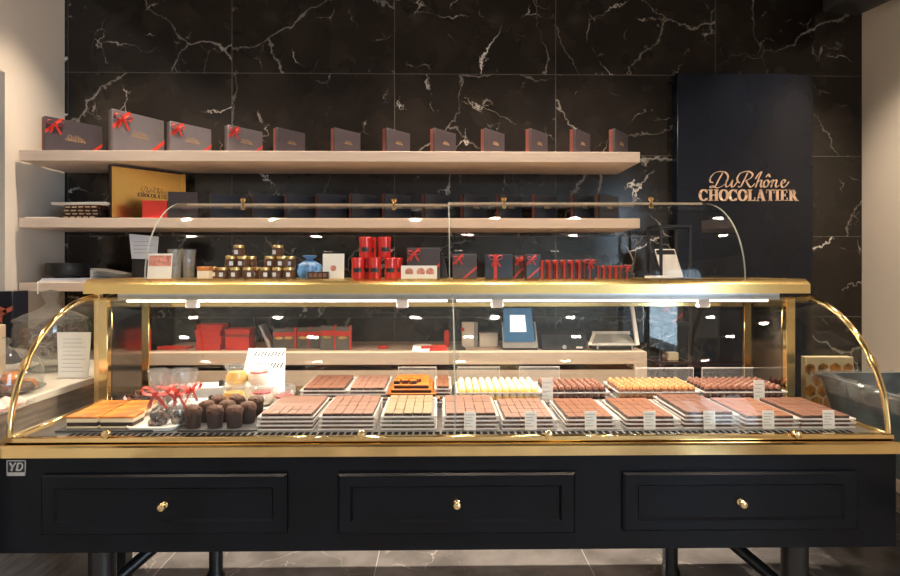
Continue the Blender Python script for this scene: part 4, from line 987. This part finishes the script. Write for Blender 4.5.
# slate with muffins
solo('slate_plate', MB().prism([(a, b, 0) for a, b in rrect(-.14, .14, -.10, .16, .01)], (0, 0, .006)), 'slate', 'dark slate carrying the brown muffins', 'plate', (PX(224, 2.2), 2.225, ZD+.0006), bev=.001)
mu = None
for k, (px, y, wh) in enumerate(((193, 2.16, 'front row, left'), (215, 2.165, 'front row, middle'), (234.5, 2.165, 'front row, right'), (207, 2.245, 'second row, left'), (227, 2.25, 'second row, middle'), (248, 2.225, 'second row, right'), (218, 2.335, 'rear row, left'), (237, 2.34, 'rear row, middle'), (256, 2.32, 'rear row, right'))):
    lb = 'dark chocolate muffin on the slate, %s' % wh; loc = (PX(px, y), y, ZD+.0066)
    if mu is None:
        mu = thing('chocolate_muffin', lb, 'muffin', loc, 0, 'muffins on the slate')
        part('case', MB().lathe([(0, 0), (.024, 0), (.0255, .004), (.0285, .05), (.027, .052), (0, .05)], seg=24, jitter=lambda a, h: .015*math.sin(12*a)), 'choc_case', mu)
        part('crumb', MB().lathe([(.0275, .046), (.030, .056), (.028, .066), (.020, .074), (.009, .078), (0, .079)], seg=24, jitter=lambda a, h: .06*math.sin(5*a+90*h)+.06*math.sin(9*a-160*h)), 'choc_muffin', mu)
        m = MB(); rn = random.Random(5)
        for q in range(16):
            aa = rn.uniform(0, 6.28); r2 = .025*math.sqrt(rn.random()); m.lathe([(0, -.004), (.004, -.002), (.0045, .001), (0, .004)], (r2*math.cos(aa), r2*math.sin(aa), .078-.35*r2), 6)
        part('crumb_lumps', m, 'choc_muffin', mu)
    else: dup(mu, loc, R(37*k), lb)
# white slotted riser, tilted, and stepped white dishes
g = thing('slotted_rack', 'white slotted metal rack standing tilted behind the dessert jars', 'rack', (PX(260, 2.605), 2.605, ZD), R(0))
xa, xb = PX(238, 2.6)-PX(262, 2.6), PX(286, 2.6)-PX(262, 2.6)
m = MB(); zt = .215; tl = .10
def pt(x, t): return (x*(1-.10*t) + (.0 if x < 0 else .0)+.004*t, tl*t, zt*t)
m.prism([pt(xa, 0), pt(xb, 0), pt(xb*.86, 1), pt(xa*.9, 1)], (0, .003, 0)); part('plate', m, 'white_metal', g)
for rw, t0 in enumerate((.84, .62)):
    m = MB()
    for k in range(9):
        x = xa*.62+k*.0165
        p = [pt(x, t0), pt(x+.008, t0), pt(x+.02, t0+.11), pt(x+.012, t0+.11)]; m.prism([(a, b-.0008, c) for a, b, c in p], (0, .0006, 0))
    part('slots', m, 'black_plastic', g)
part('strut', MB().box(xa*.8, xa*.8+.01, 0.1, .16, 0, .004).prism([(xa*.8, .155, 0), (xa*.8+.01, .155, 0), (xa*.8+.01, .10, .2), (xa*.8, .10, .2)], (0, .004, 0)), 'white_metal', g)
for k, (px, y, w, d, zz) in enumerate(((232, 2.475, .21, .09, .022), (238, 2.50, .15, .09, .061))): pass
g = thing('step_riser', 'bright white stepped riser carrying the dessert jars', 'riser', (PX(250, 2.43), 2.43, ZD))
part('step', MB().box(-.10, .095, -.03, .075, 0, .018), 'white_gloss', g, bev=.002); part('step', MB().box(-.10, .095, .076, .165, 0, .085), 'white_gloss', g, bev=.002)
dj = {}
def dessert(px, y, z, kind, lb):
    if kind not in dj:
        g = dj[kind] = thing('dessert_jar', lb, 'jar', (PX(px, y), y, z), 0, 'small glass dessert jars')
        mt, top = {'custard': ('custard', 'cream'), 'panna': ('panna', 'berry'), 'amber': ('caramel', 'cream')}[kind]
        part('filling', MB().lathe([(q0*1.22, q1*1.3) for q0, q1 in ((0, .002), (.026, .002), (.036, .012), (.037, .026), (.032, .038), (0, .038),)], seg=22), mt, g)
        part('topping', MB().lathe([(q0*1.22, q1*1.3) for q0, q1 in ((0, .038), (.030, .038), (.030, .0425), (0, .0425),)], seg=20), top if kind != 'custard' else 'custard', g)
        part('glass', MB().lathe([(q0*1.22, q1*1.3) for q0, q1 in ((0, 0), (.028, 0), (.0385, .011), (.0395, .027), (.0345, .04), (.034, .047), (.039, .052), (.039, .056), (.036, .056), (.033, .05), (.032, .045), (.031, .0435),)], seg=24), 'jar_glass', g)
        part('lid', MB().lathe([(q0*1.22, q1*1.3) for q0, q1 in ((0, .0562), (.0395, .0562), (.040, .060), (.0385, .064), (0, .064),)], seg=24), 'clear_plastic', g)
    else: dup(dj[kind], (PX(px, y), y, z), 0, lb)
dessert(234, 2.455, ZD+.018, 'custard', 'yellow custard jar on the lower step, left'); dessert(262, 2.455, ZD+.018, 'panna', 'pale jar with red topping on the lower step, middle')
dessert(237, 2.54, ZD+.085, 'custard', 'yellow custard jar on the upper step, left, topmost'); dessert(259, 2.545, ZD+.085, 'panna', 'pale jar with red topping on the upper step, right')
dessert(284, 2.46, ZD, 'panna', 'pale jar with red topping on the deck at the right of the riser'); dessert(284, 2.56, ZD+.0, 'panna', 'pale jar with red topping, rearmost, against the slotted rack')
# white dishes behind the bags
for k, (px, y, z, w, d, rz) in enumerate(((196, 2.45, 0, .20, .10, 8), (206, 2.60, .0, .22, .11, 8))):
    g = thing('white_dish', ('long white dish behind the cellophane bags, lower one', 'long white dish with black clip, raised rear one')[k], 'dish', (PX(px, y), y, ZD), R(rz))
    hh = (.03, .065)[k]
    part('foot', MB().box(-w*.35, w*.35, -d*.3, d*.3, 0, hh), 'white_gloss', g); part('plate', MB().prism([(a, b, hh) for a, b in rrect(-w/2, w/2, -d/2, d/2, .03)], (0, 0, .008)), 'white_gloss', g, bev=.002)
    part('clip', MB().box(w*.28, w*.28+.02, -d*.4, -d*.4+.03, hh+.008, hh+.024).box(w*.28+.002, w*.28+.012, -d*.4, -d*.4+.025, hh+.024, hh+.032), 'black_plastic', g)
# ================================================================== LEFT SIDE COUNTER WITH JARS
ZS = .90; SX = -1.575
g = thing('side_counter', 'low wooden counter with pale top left of the case, carrying glass jars', 'counter', (-1.93, 2.6, 0))
part('top', MB().box(XL+.01, SX, 1.75, 3.66, ZS-.03, ZS), 'counter_top', g, True, bev=.003); part('body', MB().box(XL+.02, SX-.01, 1.78, 3.6, 0, ZS-.03), 'side_wood', g, True)
y = 2.95; X = PX(51, y)
g = thing('glass_jar', 'big lidded glass jar of brown chocolates on the side counter', 'jar', (X, y, ZS))
part('bowl', MB().lathe([(0, 0), (.085, 0), (.10, .01), (.05, .03), (.045, .04), (.12, .07), (.155, .13), (.158, .20), (.148, .235), (.150, .24), (.140, .235), (.150, .2), (.146, .13), (.11, .08), (0, .05)], seg=32), 'jar_glass', g)
part('lid', MB().lathe([(.158, .238), (.160, .250), (.12, .272), (.05, .298), (.03, .315), (.02, .33), (.035, .345), (.04, .362), (.026, .385), (0, .39)], seg=28), 'jar_glass', g)
m = MB(); rnd = random.Random(3)
for k in range(150):
    a = rnd.uniform(0, 2*PI); zz = rnd.uniform(.085, .215); r = (.135 if zz > .12 else .105)*math.sqrt(rnd.uniform(.55, 1) if zz < .2 else rnd.random())
    m.lathe([(0, -.010), (.011, -.006), (.014, 0), (.011, .006), (0, .010)], (r*math.cos(a), r*math.sin(a), zz), 8)
o = part('chocolates', m, 'choc_muffin', g); o['kind'] = 'stuff'
y = 2.40; X = PX(5, y)
g = thing('cake_dome', 'shallow glass dome over orange candied fruit at the left edge', 'dome', (X, y, ZS))
part('plate', MB().lathe([(0, 0), (.07, 0), (.08, .008), (.135, .02), (.137, .024), (0, .014)], seg=30), 'jar_glass', g)
part('dome', MB().lathe([(.128, .024), (.13, .09), (.115, .135), (.07, .168), (.02, .18), (.012, .19), (.02, .2), (.021, .212), (.01, .222), (0, .222)], seg=30), 'jar_glass', g)
for k in range(9):
    a = k*2*PI/7; r = .075 if k < 7 else .025; zz = .0142 if k < 7 else .05
    solo('candied_orange', MB().lathe([(0, 0), (.030, .0), (.034, .01), (.026, .030), (0, .036)], seg=14, jitter=lambda a, h: .08*math.sin(4*a)), 'caramel' if k % 3 else 'choc_muffin',
         'candied fruit piece under the shallow glass dome', 'candied fruit', (X+r*math.cos(a), y+r*math.sin(a), ZS+zz), group='candied fruit under the dome')
y = 2.14; X = PX(-2, y)
solo('candy_tray', MB().box(-.10, .09, -.11, .09, 0, .008).box(-.10, .09, -.11, -.106, .008, .018).box(.086, .09, -.106, .09, .008, .018), 'clear_plastic', 'clear tray of pink meringues at the left edge', 'tray', (X-.02, y, ZS))
for k in range(12):
    solo('pink_meringue', MB().lathe([(0, 0), (.020, 0), (.024, .01), (.014, .022), (0, .032)], seg=12, jitter=lambda a, h: .08*math.sin(5*a)), 'meringue', 'small pink meringue on the clear tray at the left edge', 'meringue', (X-.085+.045*(k % 4), y-.07+.05*(k//4), ZS+.008), group='pink meringues on the clear tray')
y = 2.72; xa, xb = PX(54, y), SX-.005
g = thing('menu_stand', 'white printed menu sheet standing on the side counter behind the end glass', 'menu', (xa, y, ZS))
pg = part('sheet', MB().prism([(.02, 0, .004), (xb-xa, 0, .004), (xb-xa, .02, .205), (0, .02, .205)], (0, .003, 0)), 'paper', g)
m = MB()
for k in range(9): zz = .03+.018*k; yy = .02*(zz-.004)/.2; m.box(.03, xb-xa-.02-.01*(k % 3), yy-.0008, yy, zz, zz+.002)
part('text_lines', m, 'print_grey', pg); part('foot', MB().box(.02, xb-xa, -.02, .03, 0, .004), 'clear_plastic', g)
solo('kraft_box', MB().box(-.12, 0, 0, .1, 0, .24), 'kraft', 'tall tan box behind the shallow glass dome at the left edge', 'box', (PX(6, 2.76), 2.66, ZS), bev=.002)
g = thing('ribbon_bag', 'large navy bag printed with coral ribbons at the left edge', 'bag', (PX(28.5, 3.24), 3.12, ZS))
w = PX(28.5, 3.24)-XL-.012
part('bag', MB().box(-w, 0, 0, .12, 0, .375), 'navy', g, bev=.002)
for pts in (((-w, .31), (-.09, .30), (-.03, .27)), ((-w, .20), (-.10, .23), (-.0, .29)), ((-w, .16), (-.12, .20), (-.05, .235)), ((-w+.02, .02), (-.07, .12), (-.05, .235))):
    m = MB(); P_ = smoothpath([(a, -.001, b) for a, b in pts], 6); m.ribbon(P_, (0, 0, .012), (0, .001, 0)); part('ribbon_print', m, 'coral', g)
# ================================================================== RIGHT SIDE
g = thing('floating_shelf', 'deep dark wooden wall shelf under the blue-grey metal bin', 'shelf', (2.1, 2.7, .5))
part('body', MB().box(1.63, 2.598, 1.75, 3.45, .53, .60), 'side_wood', g, True, bev=.003); part('bracket', MB().box(2.2, 2.598, 2.0, 2.04, .35, .53), 'black_metal', g, True); part('bracket', MB().box(2.2, 2.598, 3.1, 3.14, .35, .53), 'black_metal', g, True)
g = thing('metal_bin', 'long blue-grey metal bin with crumpled clear wrap, right of the case', 'bin', (1.95, 2.24, .60))
def loft(m, secs, mi=0):
    for (z0, p0), (z1, p1) in zip(secs, secs[1:]):
        n = len(p0); m.add([(a, b, z0) for a, b in p0]+[(a, b, z1) for a, b in p1], [(i, (i+1) % n, (i+1) % n+n, i+n) for i in range(n)], mi)
    return m
def rr(hx, hy): return rrect(-hx, hx, -hy, hy, .035, 5)
m = loft(MB(), [(0, rr(.225, .31)), (.32, rr(.29, .375)), (.322, rr(.302, .387)), (.334, rr(.302, .387)), (.334, rr(.288, .373)), (.02, rr(.22, .30))])
m.add([(a, b, 0) for a, b in rr(.225, .31)], [tuple(range(24))]); m.add([(a, b, .02) for a, b in rr(.22, .30)], [tuple(range(24))])
part('bin', m, 'tub', g)
pts = []; base = rr(.30, .385); n_ = len(base)
m = MB(); rings = []
dense = []
for i in range(n_):
    p, q = base[i], base[(i+1) % n_]; k_n = max(1, int(math.hypot(q[0]-p[0], q[1]-p[1])/.02))
    for k in range(k_n): dense.append((p[0]+(q[0]-p[0])*k/k_n, p[1]+(q[1]-p[1])*k/k_n))
for sc_, zz, jt in ((.96, .31, .0), (1.0, .345, .012), (1.04, .335, .012), (1.05, .30, .012), (1.02, .27, .004)):
    rings.append([(p[0]*sc_+random.uniform(-jt, jt), p[1]*sc_+random.uniform(-jt, jt), zz+random.uniform(-jt, jt)*.7) for p in dense])
n_ = len(dense)
m.add([p for r_ in rings for p in r_], [(j*n_+i, j*n_+(i+1) % n_, (j+1)*n_+(i+1) % n_, (j+1)*n_+i) for j in range(len(rings)-1) for i in range(n_)])
part('wrap', m, 'cellophane', g)
g = thing('honeycomb_block', 'upright honeycomb display with amber cells behind the metal bin', 'honeycomb', (PX(806, 2.76), 2.76, .60), 0)
w = PX(853, 2.76)-PX(806, 2.76); h = PZ(830, 357, 2.76)-.60
part('board', MB().prism([(0, 0, 0), (w*1.2, 0, 0), (w, 0, h), (0, 0, h)], (0, .04, 0)), 'comb', g, bev=.002)
m = MB(); s = .034; rw = 0; zz = .02
while zz < h-.02:
    k = 0; xx = .02+(s*.87 if rw % 2 else 0)
    while xx < w+.2*w*(1-zz/h)-s*.6:
        r = s*.86; m.prism([(xx+r*math.cos(a)*random.uniform(.88, 1.04), -.0012, zz+r*math.sin(a)*random.uniform(.88, 1.04)) for a in [PI/6+q*PI/3 for q in range(6)]], (0, .001, 0)); xx += s*1.74
    zz += s*1.5; rw += 1
o = part('cells', m, 'honey', g)
EXPO = 1.1
# ================================================================== CAMERA
cd = bpy.data.cameras.new('camera'); cam = bpy.data.objects.new('camera', cd); C.objects.link(cam)
cam.location = (0, 0, EYE); cam.rotation_euler = (R(90), 0, -TH)
cd.sensor_width = 36; cd.lens = 24; cd.shift_y = -21/900; cd.clip_start = .05
sc.camera = cam
sc.view_settings.view_transform = 'Standard'; sc.view_settings.look = 'None'; sc.view_settings.gamma = 1; sc.view_settings.use_curve_mapping = False
sc.view_settings.exposure = EXPO
sc.cycles.transparent_max_bounces = 40; sc.cycles.max_bounces = 10
sc.cycles.sample_clamp_indirect = 6
